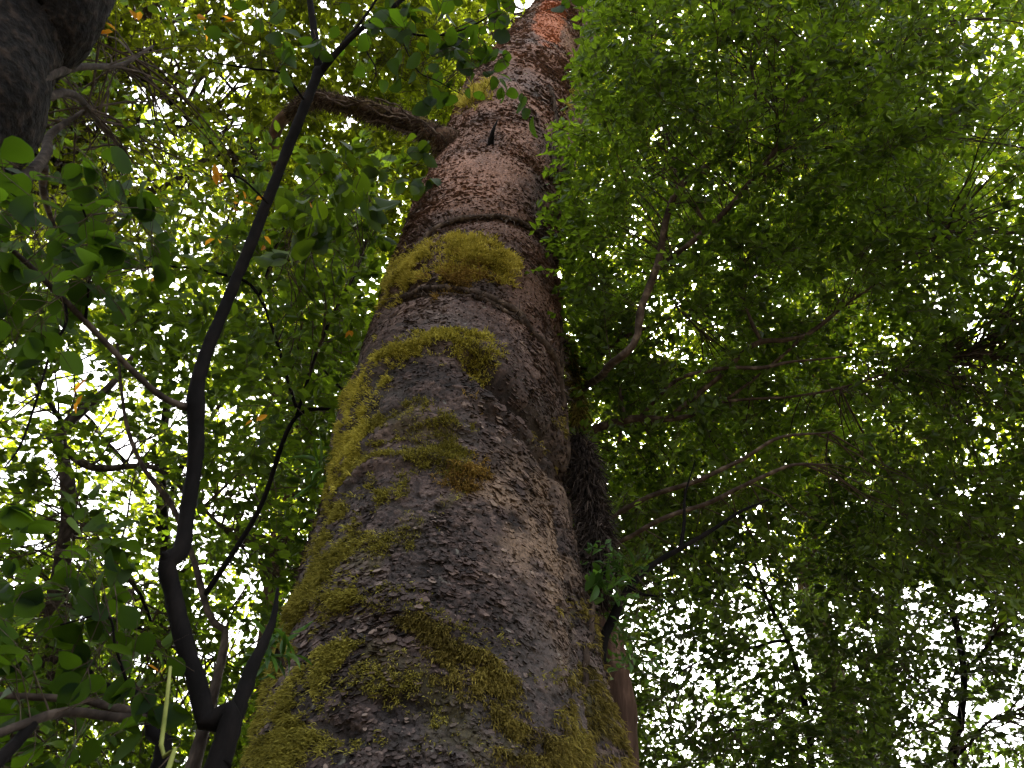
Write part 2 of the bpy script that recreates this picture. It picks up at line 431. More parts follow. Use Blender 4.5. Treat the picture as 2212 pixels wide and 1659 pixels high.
ledge([(832, 655), (900, 628), (950, 622), (1010, 627), (1060, 642), (1110, 668), (1150, 715)], -0.035, 0.06, None, .55)
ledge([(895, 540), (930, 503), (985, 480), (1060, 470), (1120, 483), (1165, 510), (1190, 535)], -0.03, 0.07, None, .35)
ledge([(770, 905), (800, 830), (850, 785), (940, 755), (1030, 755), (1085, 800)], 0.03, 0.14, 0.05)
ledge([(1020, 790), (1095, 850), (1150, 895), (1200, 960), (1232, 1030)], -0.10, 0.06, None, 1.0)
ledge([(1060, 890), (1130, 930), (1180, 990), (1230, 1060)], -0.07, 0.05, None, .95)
ledge([(735, 1020), (800, 950), (900, 920), (1000, 930)], 0.025, 0.06, .03)
ledge([(720, 1090), (800, 1010), (900, 985), (1000, 1010)], 0.025, 0.06, .03)
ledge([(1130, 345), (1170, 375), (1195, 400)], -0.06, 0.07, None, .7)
ledge([(1000, 235), (1050, 205), (1120, 195), (1180, 205)], 0.025, 0.2, 0.1)
ledge([(640, 1330), (760, 1290), (860, 1310), (950, 1370), (1060, 1450)], 0.022, 0.07, .03)
def blob(x, y, rx, ry): return np.where(front, np.exp(-(((px - x) / rx) ** 2 + ((py - y) / ry) ** 2)), 0)
hole = blob(865, 1525, 75, 38) + .7 * blob(760, 1590, 60, 30) + .6 * blob(940, 1560, 50, 30)
hole = np.clip(hole * (1 + .8 * fbm(P * 16, 3, 50)), 0, 1)
H -= 0.05 * hole
# the side rib of grown-together roots at the right edge, low down
H += 0.085 * np.where(TH > 0.6, np.exp(-((TH - 1.28) / .16) ** 2), 0) * np.clip((5.0 - Z) / 2.0, 0, 1) ** 1.3
H -= 0.05 * np.where(TH > 0.6, np.exp(-((TH - 1.03) / .06) ** 2), 0) * np.clip((4.8 - Z) / .8, 0, 1)
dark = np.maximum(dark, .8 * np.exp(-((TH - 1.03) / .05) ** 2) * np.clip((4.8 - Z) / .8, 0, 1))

# moss cover (0..1) per kind
wx = px + 40 * fbm(P * 7, 4, 60) + 12 * vnoise(P * 40, 61); wy = py + 30 * fbm(P * 7, 4, 62) + 10 * vnoise(P * 40, 63)
ragged = fbm(P * np.array([8, 8, 12]), 4, 66)
def cover(poly, dens=1.0, streak=0.0, seed=0):
    c = sum((inpoly(px + a_ * (wx - px) + 14 * b_, py + a_ * (wy - py) + 9 * c_, poly) & front).astype(float) for a_, b_, c_ in ((1, 0, 0), (1.7, 1, -1), (.5, -1, 1), (-1.1, 0, 1.5))) / 4
    c = np.clip(c * 1.35 - .12, 0, 1) * np.clip((ragged + .16) * 3.2, .06, 1)
    if streak:
        c *= np.clip((fbm(np.stack([P[..., 0] * 5, P[..., 1] * 5, P[..., 2] * 16], -1), 3, 70 + seed) + streak) * 5, 0, 1)
    return c * dens
MZ = {}
MZ['yellow'] = cover([(832, 660), (842, 610), (868, 568), (920, 532), (985, 517), (1050, 527), (1098, 562), (1108, 598), (1060, 600), (1000, 585), (950, 600), (925, 595), (880, 605), (850, 640)], 1)
MZ['rust'] = cover([(935, 598), (960, 578), (1040, 580), (1060, 600), (1010, 610), (990, 630), (940, 635)], 1)
MZ['ring'] = np.maximum(cover([(768, 905), (790, 850), (800, 808), (850, 765), (940, 733), (1030, 733), (1085, 770), (1100, 800), (1050, 792), (980, 775), (900, 782), (850, 812), (815, 850), (790, 900)], 1),
                       cover([(775, 890), (830, 840), (800, 900), (780, 950), (760, 1030), (728, 1075), (735, 1030), (748, 960)], 1))
MZ['band'] = np.maximum(cover([(745, 960), (800, 880), (900, 870), (1000, 905), (1030, 950), (1010, 1000), (930, 1000), (860, 1010), (790, 1060), (715, 1110)], .8, .05, 1),
                       cover([(800, 1080), (830, 1050), (870, 1040), (875, 1065), (820, 1090)], 1))
MZ['tuft'] = np.maximum(cover([(965, 1030), (985, 1008), (1040, 1005), (1055, 1035), (1020, 1062), (990, 1058)], .9), cover([(1015, 845), (1050, 850), (1055, 905), (1030, 900)], .5))
MZ['side'] = cover([(722, 1090), (690, 1190), (650, 1300), (600, 1420), (545, 1580), (505, 1659), (600, 1659), (660, 1560), (700, 1490), (720, 1440), (770, 1390), (850, 1345), (915, 1330), (890, 1300), (800, 1300), (755, 1250), (745, 1190), (765, 1120)], 1, .24, 2)
MZ['diag'] = cover([(830, 1325), (905, 1312), (960, 1360), (1060, 1435), (1110, 1510), (1160, 1570), (1240, 1659), (1040, 1659), (1070, 1590), (1000, 1505), (930, 1420), (870, 1360)], .9, .2, 3)
MZ['foot'] = cover([(500, 1700), (520, 1560), (640, 1555), (760, 1590), (800, 1659), (800, 1720)], .9, .05, 4)
MZ['rib'] = np.maximum(cover([(1236, 1285), (1275, 1310), (1295, 1400), (1300, 1720), (1200, 1720), (1215, 1560), (1235, 1450)], .9, .3, 5), cover([(1203, 900), (1222, 930), (1232, 1010), (1212, 990)], .6))
MZ['high'] = np.maximum(cover([(1000, 240), (1020, 205), (1060, 190), (1055, 215), (1020, 240)], .8), cover([(1238, 175), (1275, 180), (1265, 235), (1240, 240)], .9))
back = np.clip((fbm(P * np.array([3, 3, 2.0]), 4, 90) - .12) * 6, 0, .8) * (~front) * np.clip((9 - Z) / 4, 0, 1)
moss = back.copy()
for k, c in MZ.items(): moss = np.maximum(moss, c * (.9 if k not in ('tuft', 'rust') else .5))
thin = np.clip((fbm(P * 4, 4, 95) - .05) * 3, 0, .6) * (inpoly(wx, wy, [(740, 900), (1000, 880), (1030, 1060), (850, 1200), (800, 1350), (1000, 1500), (1200, 1600), (1200, 1720), (450, 1720), (700, 1100)]) & front)
moss = np.maximum(moss, thin * .75)
H = H + plate * near * (1 - .6 * moss) - 0.010 * crk * (1 - .7 * moss) - 0.012 * fissure + 0.005 * moss * (1 + fbm(P * 40, 2, 97))
VP = P + Nn * H[..., None]
# grown horizontal: roots flare at the foot
VP += Nn * (0.25 * np.clip((1.0 - Z) / 1.0, 0, 1) ** 2 * np.sin(TH * 5 + 1))[..., None]

pale = np.clip(1.3 * (blob(1150, 1130, 70, 130) + blob(1200, 1270, 32, 90) + .8 * blob(1060, 1060, 60, 50) + .7 * blob(1205, 1430, 25, 60)) * np.clip(.55 + 1.3 * fbm(P * 11, 4, 101), 0, 1), 0, .85)
pink = np.clip(np.clip((Z - 4.4) / 3.0, 0, .95) * np.clip(.6 + 1.0 * fbm(P * 5, 4, 103), 0, 1) + .8 * blob(1010, 400, 90, 50), 0, .9)  # pinkish high bark, its colour also brightened to imitate stronger light above
red = np.clip((blob(1185, 62, 34, 52) + .6 * blob(1200, 0, 26, 40) + .5 * fbm(P * 7, 4, 105) - .42) * 4, 0, .8)
stain = np.clip((fbm(P * np.array([2.6, 2.6, .55]), 4, 220) - .08) * 3, 0, 1)
flake = np.clip(-.22 * stain + .24 * id1 + .36 * id2 + .26 * id3 - .02 + .40 * fbm(P * 4, 4, 107) + .10 * np.clip((Z - 3) / 4, 0, 1), 0, 1)  # tone rises with height: brighter light up the trunk put into the colour
crack_shade = np.clip(np.maximum(crk * .85 + fissure * .55, np.maximum(dark * .75, hole * .8)), 0, .95)  # bark cracks together with painted shade of creases and hollows
HS = H
# anchored at its foot
BASE = axis(np.array([0.0]))[0]
giant = thing('moss_covered_tree', BASE, 'huge tree with flaking brown bark and yellow moss rings rising through the centre', 'tree')
i = np.arange(NZ - 1)[:, None] * NT; j = np.arange(NT)[None]; j2 = (j + 1) % NT
F = np.stack([i + j, i + j2, i + NT + j2, i + NT + j], -1).reshape(-1, 4)
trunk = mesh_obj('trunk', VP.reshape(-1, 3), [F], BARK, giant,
                 {k: v.ravel() for k, v in dict(flake=flake, pale=pale, pink=pink, red=red, moss=moss, crack_shade=crack_shade * (1 - moss * .8)).items()})

# loose bark scales: thin curled plates standing off the trunk
def scales(n):
    fr_ = np.clip((1.9 - np.abs(TH)) * 4, 0, 1) * np.where(Z < 14.5, 1, .1) * np.where(Z > 2.0, 1, .2)
    near_ = np.clip(5.0 / np.linalg.norm(P - CAM, axis=-1), .3, 1.5) ** 1.2      # finer and denser low down, where one sees it
    wgt = (area_cell * fr_ * near_ * (1 - .9 * np.clip(moss, 0, 1)) * np.clip(rough, .35, 1.3) * (1 - .8 * hole)).ravel(); wgt /= wgt.sum()
    k = rng.choice(len(wgt), n, p=wgt)
    c = VP.reshape(-1, 3)[k]; nn = Nn.reshape(-1, 3)[k]; tz = TH.ravel()[k]
    dist = np.linalg.norm(c - CAM, axis=1)
    v = np.array([0, 0, 1.0]) + 0 * nn; v = norm(v - nn * np.sum(v * nn, 1, keepdims=True)); u = np.cross(v, nn)
    a = rng.normal(0, .38, n); u, v = u * np.cos(a)[:, None] + v * np.sin(a)[:, None], v * np.cos(a)[:, None] - u * np.sin(a)[:, None]
    sc = np.clip(dist / 4.5, .7, 2.2) ** .7
    w_ = rng.gamma(4, .0064, n) * sc; h_ = w_ * rng.uniform(.45, .95, n)
    fld = np.clip(.75 + 1.1 * fbm(c * 2.3, 3, 210), .35, 1.7); w_ = w_ * fld; h_ = h_ * fld
    lift = rng.gamma(2.0, .0018, n) * sc * fld + .001
    m = 8
    an = np.linspace(0, 2 * np.pi, m, endpoint=False)[None] + rng.uniform(-.25, .25, (n, m))
    r = rng.uniform(.62, 1.15, (n, m))
    x = np.cos(an) * r * w_[:, None] * .5; y = np.sin(an) * r * h_[:, None] * .5
    t = np.clip(.5 - y / h_[:, None], 0, 1)                                        # 0 at the upper edge, 1 at the free lower lip
    z = lift[:, None] * (t ** 1.5 * 2.0) - .0015 + rng.normal(0, .0006, (n, m))
    V = c[:, None] + u[:, None] * x[..., None] + v[:, None] * y[..., None] + nn[:, None] * z[..., None]
    cen = c + nn * (lift * .55)[:, None]
    bk = V - nn[:, None] * np.clip(z * .8 + .002, .0012, .02)[..., None] + v[:, None] * (.0012 * t)[..., None]   # the thickness of the lip
    VV = np.concatenate([cen[:, None], V, bk], 1).reshape(-1, 3)
    b0 = np.arange(n)[:, None] * (2 * m + 1); i_ = np.arange(m); j_ = (i_ + 1) % m
    T_ = np.stack([b0 + 0 * i_, b0 + 1 + i_, b0 + 1 + j_], -1).reshape(-1, 3)
    Q_ = np.stack([b0 + 1 + i_, b0 + 1 + m + i_, b0 + 1 + m + j_, b0 + 1 + j_], -1).reshape(-1, 4)
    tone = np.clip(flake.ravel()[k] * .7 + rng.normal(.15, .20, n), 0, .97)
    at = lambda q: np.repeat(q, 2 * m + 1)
    cr = np.zeros((n, 2 * m + 1)); cr[:, m + 1:] = .75  # painted shade on the inner rims, under the lifted lips
    o = mesh_obj('bark_scales', VV, [T_, Q_], BARK, giant, dict(flake=at(tone), pale=at(pale.ravel()[k]), pink=at(pink.ravel()[k]), red=at(red.ravel()[k]), moss=at(moss.ravel()[k] * .5), crack_shade=cr.ravel()), smooth=False)
area_cell = np.zeros_like(Z); area_cell[:-1, :] = np.diff(Z, axis=0)
area_cell = area_cell * np.abs(np.gradient(TH, axis=1)) * trunk_rad(Z)
scales(72000)

# ------------------------------------------------------------------ moss strands
def strands(bag, base, nrm, length, droop=0.5, width=0.0022, rnd=None, spread=.9):
    n = len(base)
    d = norm(nrm * .8 + rng.normal(0, spread * .6, (n, 3)) + np.array([0, 0, -droop]))
    side = norm(np.cross(d, rng.normal(0, 1, (n, 3))))
    l = length[:, None]; w_ = width if np.ndim(width) == 0 else width[:, None]
    mid_ = base + d * l * .55; tip = base + d * l + np.array([0, 0, -1]) * l * .3 * droop + rng.normal(0, .12, (n, 3)) * l
    b0 = base - nrm * .004
    V = np.stack([b0 - side * w_ * .7, b0 + side * w_ * .7, mid_ - side * w_, mid_ + side * w_, tip], 1).reshape(-1, 3)
    k = np.arange(n)[:, None] * 5
    Fq = np.concatenate([k + np.array([[0, 1, 3]]), k + np.array([[0, 3, 2]]), k + np.array([[2, 3, 4]])])
    r = rng.random(n) if rnd is None else rnd
    bag.add(V, Fq, 0, np.repeat(r, 5))

area = np.zeros_like(Z); area[:-1, :] = np.diff(Z, axis=0)
dth = np.abs(np.gradient(TH, axis=1)); area = area * dth * trunk_rad(Z)
def moss_part(key, mat, count, ln, label, droop=.5, width=.0024):
    wgt = (MZ[key] * area).ravel(); wgt = wgt / wgt.sum()
    nt_ = count // 9
    tuft = rng.choice(len(wgt), nt_, p=wgt)
    b = Bag()
    c = VP.reshape(-1, 3)[tuft]; n = Nn.reshape(-1, 3)[tuft]
    tone = np.clip(.5 + .35 * fbm(c * 12, 2, 120) + rng.normal(0, .12, nt_), 0, 1)
    c = np.repeat(c, 9, 0) + rng.normal(0, .006, (nt_ * 9, 3)); n = np.repeat(n, 9, 0)
    sc = np.clip(np.linalg.norm(c - CAM, axis=1) / 5, .8, 3)
    strands(b, c, n, ln * rng.uniform(.5, 1.5, nt_ * 9) * np.sqrt(sc), droop, width * sc, np.clip(np.repeat(tone, 9) + rng.normal(0, .15, nt_ * 9), 0, 1))
    o = b.build('moss_patch', mat, giant, False); o['label'] = label
moss_part('yellow', MOSS_Y, 22000, .027, 'bright yellow moss cushion, topmost of the moss rings')
moss_part('rust', MOSS_R, 3500, .034, 'rust coloured moss fringe under the yellow cushion', .8)
moss_part('ring', MOSS_L, 20000, .022, 'yellow-green moss ring with a long tail down the left side')
moss_part('band', MOSS_G, 12000, .016, 'thin streaky olive moss on the middle of the trunk')
moss_part('tuft', MOSS_R, 1500, .032, 'small rusty moss tuft in the middle of the trunk', .8)
moss_part('side', MOSS_G, 26000, .019, 'olive moss carpet down the left edge of the trunk')
moss_part('diag', MOSS_B, 15000, .023, 'hanging brown-green moss in a diagonal band across the lower trunk', .8)
moss_part('foot', MOSS_G, 9000, .019, 'olive moss at the bottom left of the trunk')
moss_part('rib', MOSS_B, 9000, .026, 'brown moss along the right rib of the trunk', 1.0)
MZ['film'] = np.clip(thin * 1.6 + .5 * MZ['side'] + .35 * np.maximum(MZ['ring'], MZ['diag']), 0, 1) * np.clip((ragged + .05) * 3, .05, 1) + .25 * cover([(560, 1330), (760, 1200), (1000, 1330), (1250, 1500), (1290, 1720), (480, 1720)], 1, .1, 7)
moss_part('film', MOSS_G, 30000, .015, 'thin film of brown-green moss between the thicker patches on the lower trunk', .6, .002)
moss_part('high', MOSS_Y, 2500, .06, 'ochre moss wisps high up on the trunk edge')

# ------------------------------------------------------------------ limbs
def limb(name, pts, mat, parent, k=14, n=None, wob=.16, label=None, wig=.0):
    """pts rows: px, py, distance, radius in metres"""
    p = np.array(pts, float)
    q = np.hstack([pix(p[:, 0], p[:, 1], p[:, 2]), p[:, 3:4]])
    return limb3(name, q, mat, parent, k, n, wob, label, wig)

SKEL = []
def limb3(name, q, mat, parent, k=14, n=None, wob=.16, label=None, wig=.0):
    n = n or max(16, 9 * len(q))
    s = spline(q, n)
    if wig:
        s[:, :3] += wig * np.stack([fbm(s[:, :3] * 3 + 9 * a, 2, 130 + a) for a in range(3)], 1)
    SKEL.append(s[::2, :3])
    path, r = s[:, :3], np.maximum(s[:, 3], .0015)
    # close both ends
    path = np.vstack([path[:1] - .001 * (path[1:2] - path[:1]), path, path[-1:] + .02 * (path[-1:] - path[-2:-1])]); r = np.concatenate([[.0005], r, [.0005]])
    V, Fq = tubes(path, r, k, wob)
    o = mesh_obj(name, V, [Fq], mat, parent)
    if label: o['label'] = label
    return o

# mossy limb leaving the big trunk to the left
ztr = lambda y: float(np.interp(y, [20, 1659], [11, 3]))
thA, zA = surf(975, 312); attach = axis(np.array([zA]))[0]
A0 = attach; d0 = np.linalg.norm(attach - CAM)
lq = [(*A0, .24)] + [(*pix(x, y, d), r) for x, y, d, r in ((970, 312, d0 + .05, .125), (945, 298, d0 + .1, .09), (900, 272, d0 + .25, .078), (840, 250, d0 + .4, .070), (790, 236, d0 + .5, .072), (730, 222, d0 + .6, .060), (680, 212, d0 + .8, .06), (640, 235, d0 + 1.0, .05), (600, 270, d0 + 1.2, .05), (590, 330, d0 + 1.3, .04), (600, 380, d0 + 1.5, .02))]
limb3('branch', lq, B_MOSSY, giant, 20, 60, .22, 'thick brown mossy limb leaving the trunk to the left')
b = Bag()
sp = spline(lq, 400); idx = rng.integers(20, 300, 7000)
nn = norm(rng.normal(0, 1, (7000, 3)) + np.array([0, 0, -.5])); tn = norm(np.gradient(sp[:, :3], axis=0))[idx]
nn = norm(nn - tn * np.sum(nn * tn, 1, keepdims=True))
strands(b, sp[idx, :3] + nn * sp[idx, 3:4], nn, rng.uniform(.02, .13, 7000) ** 1.3, .9, .003)
b.build('moss_fringe', strand_mat('limb_moss', (0.015, .010, .007), (.04, .027, .017), (.11, .08, .045)), giant, False)
for k in range(7):      # pale rootlets trailing along the limb
    i0 = int(rng.integers(30, 150)); i1 = i0 + int(rng.integers(70, 160)); seg = sp[i0:i1:6, :3] + np.array([0, -.06, -.09]) + np.cumsum(rng.normal(0, .012, (len(sp[i0:i1:6]), 3)), 0)
    limb3('rootlet', np.hstack([seg, np.full((len(seg), 1), .007)]), B_LIMB, giant, 5, 40, .2)
th_, z_ = surf(1058, 318); p0, n0 = cyl(np.array([th_]), np.array([z_]))
limb3('dead_stub', [(*p0[0], .028), (*(p0[0] + n0[0] * .09 + np.array([.01, 0, .05])), .014), (*(p0[0] + n0[0] * .13 + np.array([.03, 0, .16])), .004)], B_DARK, giant, 8, 14)
# its crown, far above the picture, so the tree ends in branches rather than a cut
ctop = axis(np.array([ZTOP]))[0]
for a in range(7):
    an = a * 2.4; l = 3.5 + (a % 3)
    zb = 17 + a; b0 = axis(np.array([float(zb)]))[0]
    limb3('upper_branch', [(*b0, .12), (*(b0 + [math.cos(an) * l * .5, math.sin(an) * l * .5, 1.2]), .07), (*(b0 + [math.cos(an) * l, math.sin(an) * l, 2.6]), .02)], B_GREY, giant, 8, 14)

# ------------------------------------------------------------------ climbing roots on the trunk
def climber(pts, r, n, label, lift=.6, mat=None, tail=None, jit=.008):
    qs = np.array([surf(*p[:2]) for p in pts]); qs = spline(np.hstack([qs, np.zeros((len(qs), 1))]), n)
    q, nn = cyl(qs[:, 0], qs[:, 1])
    hh = HS[np.clip(np.searchsorted(zz, qs[:, 1]), 0, NZ - 1), np.clip(np.searchsorted(th, qs[:, 0]), 0, NT - 1)]
    q = q + nn * np.convolve(np.pad(hh, 4, 'edge'), np.ones(9) / 9, 'valid')[:, None]
    q = q + nn * (r * lift) + jit * np.stack([fbm(q * 9 + 5 * a, 2, 140 + a) for a in range(3)], 1)
    rr = r * (1 + .25 * fbm(q * 12, 2, 150)); rr[0] = rr[-1] = .001
    t = thing('climbing_root', q[0], label, 'climbing root', 'climbing roots on the big trunk')
    V, Fq = tubes(q, rr, 9, .2)
    b = Bag(); b.add(V, Fq, 1)
    m_ = 160; ii = rng.integers(2, n - 2, m_)      # small rootlets holding on
    strands(b, q[ii], norm(nn[ii] + rng.normal(0, .8, (m_, 3))), rng.uniform(.02, .07, m_) * (1 + r * 20), .6, .003)
    b.build('stem', [ROOTY, mat or B_VINE], t)
climber([(893, 545), (912, 520), (935, 498), (985, 475), (1060, 465), (1120, 478), (1165, 505), (1187, 530)], .017, 110, 'thin dark root arched over the trunk above the yellow moss cushion', .75)
climber([(834, 652), (865, 638), (900, 625), (950, 618), (1010, 624), (1060, 640), (1110, 665), (1140, 700), (1172, 750), (1195, 805), (1208, 880), (1222, 960), (1236, 1020)], .021, 170, 'thick root wrapping the trunk under the yellow moss, running down its right side', .4)
climber([(845, 640), (890, 632), (930, 628), (1000, 634), (1050, 652), (1100, 680), (1125, 700)], .014, 80, 'second slimmer root lying just below the thick wrapping root', .4)
climber([(1178, 190), (1190, 225), (1196, 260), (1192, 310), (1188, 345), (1190, 390)], .022, 60, 'pale grey root running down the upper right of the trunk', .5)
climber([(1203, 690), (1206, 740), (1210, 800), (1214, 860)], .016, 60, 'short root hugging the right edge halfway up the trunk', .8)
climber([(1228, 1040), (1236, 1100), (1232, 1180), (1240, 1260), (1252, 1350), (1262, 1450), (1270, 1560), (1276, 1640), (1280, 1700)], .013, 160, 'dark root following the right edge of the lower trunk', .5, jit=.03)

# twin stem leaning on the upper right side
q = np.array([(1215, 400, .10), (1228, 320, .13), (1250, 230, .15), (1268, 140, .16), (1282, 60, .16), (1296, -40, .16), (1310, -120, .15)])
ql = []
for x, y, r in q:
    zz_ = float(np.interp(y, E[:, 0][::-1], np.interp(E[:, 0], E[:, 0], 0 * E[:, 0])[::-1])) if False else None
    th_, z_ = surf(x - 25, max(y, -55)); dd = np.linalg.norm(cyl(np.array([th_]), np.array([z_]))[0][0] - CAM)
    ql.append((*pix(x - 14, y, dd + .35), r))
tw = thing('twin_stem', ql[0][:3], 'pale stem pressed against the upper right side of the big trunk', 'tree stem')
limb3('trunk', ql, B_RED, tw, 24, 80, .22)

# ------------------------------------------------------------------ leaves
SHAPES = {
    'fine': (np.array([[0, 0, 0], [.45, .5, .12], [1, 0, -.08], [.45, -.5, .12]]), [[0, 3, 2], [0, 2, 1]]),
    'ovate': (np.array([[0, 0, 0], [.28, .44, .1], [.68, .38, .06], [1, 0, -.12], [.68, -.38, .06], [.28, -.44, .1]]), [[0, 5, 4, 3], [0, 3, 2, 1]]),
    'broad': (np.array([[0, 0, 0], [.1, .24, .05], [.3, .47, .11], [.55, .5, .10], [.78, .36, .02], [.92, .16, -.06], [1, 0, -.10],
                        [.92, -.16, -.06], [.78, -.36, .02], [.55, -.5, .10], [.3, -.47, .11], [.1, -.24, .05], [.3, 0, .02], [.55, 0, .02], [.78, 0, -.02]]),
              [[0, 12, 2, 1], [12, 13, 3, 2], [13, 14, 4, 3], [14, 6, 5, 4], [0, 11, 10, 12], [12, 10, 9, 13], [13, 9, 8, 14], [14, 8, 7, 6]]),
}
def leaves(bag, P, D, N, ln, wr, shape, rnd):
    T, Fs = SHAPES[shape]
    S = norm(np.cross(N, D)); N2 = np.cross(D, S)
    n = len(P); K = len(T)
    fold = rng.uniform(.3, 1.6, n)[:, None, None]
    V = P[:, None] + ln[:, None, None] * (T[None, :, :1] * D[:, None] + wr * T[None, :, 1:2] * S[:, None] + fold * T[None, :, 2:] * N2[:, None])
    Fs = np.array(Fs)
    bag.add(V.reshape(-1, 3), (np.arange(n)[:, None, None] * K + Fs[None]).reshape(-1, Fs.shape[1]), 0, np.repeat(rnd, K))

def sprays(bag, C, s, L, nleaf, ll, wr, shape, flat=.35, twr=.0018, tone=None, angle=55):
    """leafy twigs: C (n,3) start points, s (n,3) directions, L lengths; each a main twig with two side twigs"""
    n = len(C)
    u = norm(np.array([0, 0, 1.0]) + rng.normal(0, flat, (n, 3)))
    s = norm(s); u = norm(u - s * np.sum(u * s, 1, keepdims=True)); sd_ = np.cross(s, u)
    t0 = np.array([0, .25, .45]); tl = np.array([1, .62, .5]); ang = np.array([0, R_(42), -R_(42)])
    ct = rng.random(n) if tone is None else tone
    kk = rng.choice(3, (n, nleaf), p=[.46, .29, .25])
    tt = rng.uniform(.12, 1.02, (n, nleaf))
    a = ang[kk]
    sk = np.cos(a)[..., None] * s[:, None] + np.sin(a)[..., None] * sd_[:, None]
    sk = norm(sk); side = np.cross(sk, u[:, None])
    base = C[:, None] + s[:, None] * (L[:, None] * t0[kk])[..., None] + sk * (L[:, None] * tl[kk] * tt)[..., None]
    base = base + np.array([0, 0, -1]) * (.18 * L[:, None] * tt ** 2)[..., None]
    sg = np.where(rng.random((n, nleaf)) < .5, 1, -1)[..., None]
    av = R_(angle)
    D = norm(sk * math.cos(av) + side * sg * math.sin(av) + rng.normal(0, .22, (n, nleaf, 3)) + np.array([0, 0, -.12]))
    Nl = norm(u[:, None] + rng.normal(0, .6, (n, nleaf, 3)))
    Nl = norm(Nl - D * np.sum(Nl * D, -1, keepdims=True))
    rr = np.clip(.5 * ct[:, None] + .5 * rng.random((n, nleaf)), 0, 1)
    leaves(bag, base.reshape(-1, 3), D.reshape(-1, 3), Nl.reshape(-1, 3), (ll * rng.uniform(.6, 1.25, (n, nleaf))).ravel(), wr, shape, rr.ravel())
    # twigs
    for k in range(3):
        skk = norm(np.cos(ang[k]) * s + np.sin(ang[k]) * sd_)
        b0 = C + s * (L * t0[k])[:, None]
        tp = np.linspace(0, 1, 3)
        path = b0[:, None] + skk[:, None] * (L * tl[k])[:, None, None] * tp[None, :, None] + np.array([0, 0, -1]) * (.18 * L)[:, None, None] * (tp ** 2)[None, :, None]
        rad = twr * np.array([1, .7, .3])[None] * np.ones((n, 1))
        V, Fq = tubes(path, rad, 3); bag.add(V, Fq, 1)

def connectors(bag, C, skel, every, r0, r1, reach=9.0):
    """thin branches from the nearest limb to the leafy twigs"""
    C = C[::every]
    if len(C) == 0: return
    S = np.vstack(skel); near_ = np.empty((len(C), 3))
    for a in range(0, len(C), 400):
        dd = ((C[a:a + 400, None] - S[None]) ** 2).sum(-1)
        kk = np.argpartition(dd, 14, axis=1)[:, :14]
        near_[a:a + 400] = S[kk[np.arange(len(kk)), rng.integers(0, 14, len(kk))]]
    ok = np.linalg.norm(C - near_, axis=1) < reach
    C, near_ = C[ok], near_[ok]
    t = np.linspace(0, 1, 8)[None, :, None]
    dist = np.linalg.norm(C - near_, axis=1)[:, None, None]
    path = near_[:, None] + (C - near_)[:, None] * t + np.array([0, 0, .14]) * dist * (t * (1 - t)) * 2
    path = path + dist * .10 * np.sin(np.pi * t) * np.stack([fbm(path * 1.7 + 11 * a, 2, 160 + a) for a in range(3)], -1)
    rad = (r0 + (r1 - r0) * np.linspace(0, 1, 8))[None] * np.clip(dist[:, :, 0] / 1.2, .35, 1.3)
    V, Fq = tubes(path, rad, 5); bag.add(V, Fq, 1)

# how much sky shows through the canopy in the photograph, per 138-pixel cell (tenths)
SKYT = np.array([
 [.1, 1, 1.5, 2, 1, 1, 1, 3, 3, .5, .3, .3, .3, .3, 1.2, 2.5],
 [.1, 1, 2, .7, .3, .5, 1, 1.5, 1, .3, .2, .2, .2, .2, 1.5, 1.8],
 [.3, 1.2, 1.8, .7, .3, .5, .5, .5, .5, .2, .2, .3, .2, .2, .4, 2.2],
 [.8, .5, .8, .5, .3, .3, .3, .3, .3, .1, .2, .2, .1, .3, .3, .8],
 [.6, .4, .8, .5, .3, .2, .3, .3, .3, .1, .1, .1, .2, .3, 1.1, 1],
 [3.5, 2.7, 1.5, .4, .6, .4, .3, .3, .1, .1, .1, .1, .2, .5, .5, .6],
 [4.5, 4.2, 1.2, .6, .6, .5, .3, .3, .1, .1, .1, .1, .3, .4, .6, .5],
 [3, 2.7, 2.5, 2, 1, .5, .3, .3, .1, .1, .3, .4, 1, .5, 1, 1.2],
 [2.5, 1.5, 3, 3, 2.5, 1, .3, .3, .3, .3, 1, 2, 2.2, .8, 1.2, 1.8],
 [1, 1, 3, 2.5, 3, 1, .3, .3, .3, .3, 2.5, 2, 2.5, 2, 2, 1.8],
 [.5, .5, 2.5, 1.5, .5, .5, .3, .3, .3, .2, 3, 2, 2, 1.2, 1.6, 3.5],
 [.8, .6, 1, .5, .5, .5, .3, .3, .3, .2, 4.5, 3, 1.5, 2.5, 3.5, 4.5]]) / 10
TAU = -np.log(np.clip(SKYT, .012, .9))
def tau_at(x, y):
    gx_, gy_ = np.clip(x / 138.25 - .5, 0, 14.999), np.clip(y / 138.25 - .5, 0, 10.999)
    i_, j_ = gy_.astype(int), gx_.astype(int); fy, fx = gy_ - i_, gx_ - j_
    return (TAU[i_, j_] * (1 - fx) * (1 - fy) + TAU[i_, j_ + 1] * fx * (1 - fy) + TAU[i_ + 1, j_] * (1 - fx) * fy + TAU[i_ + 1, j_ + 1] * fx * fy)

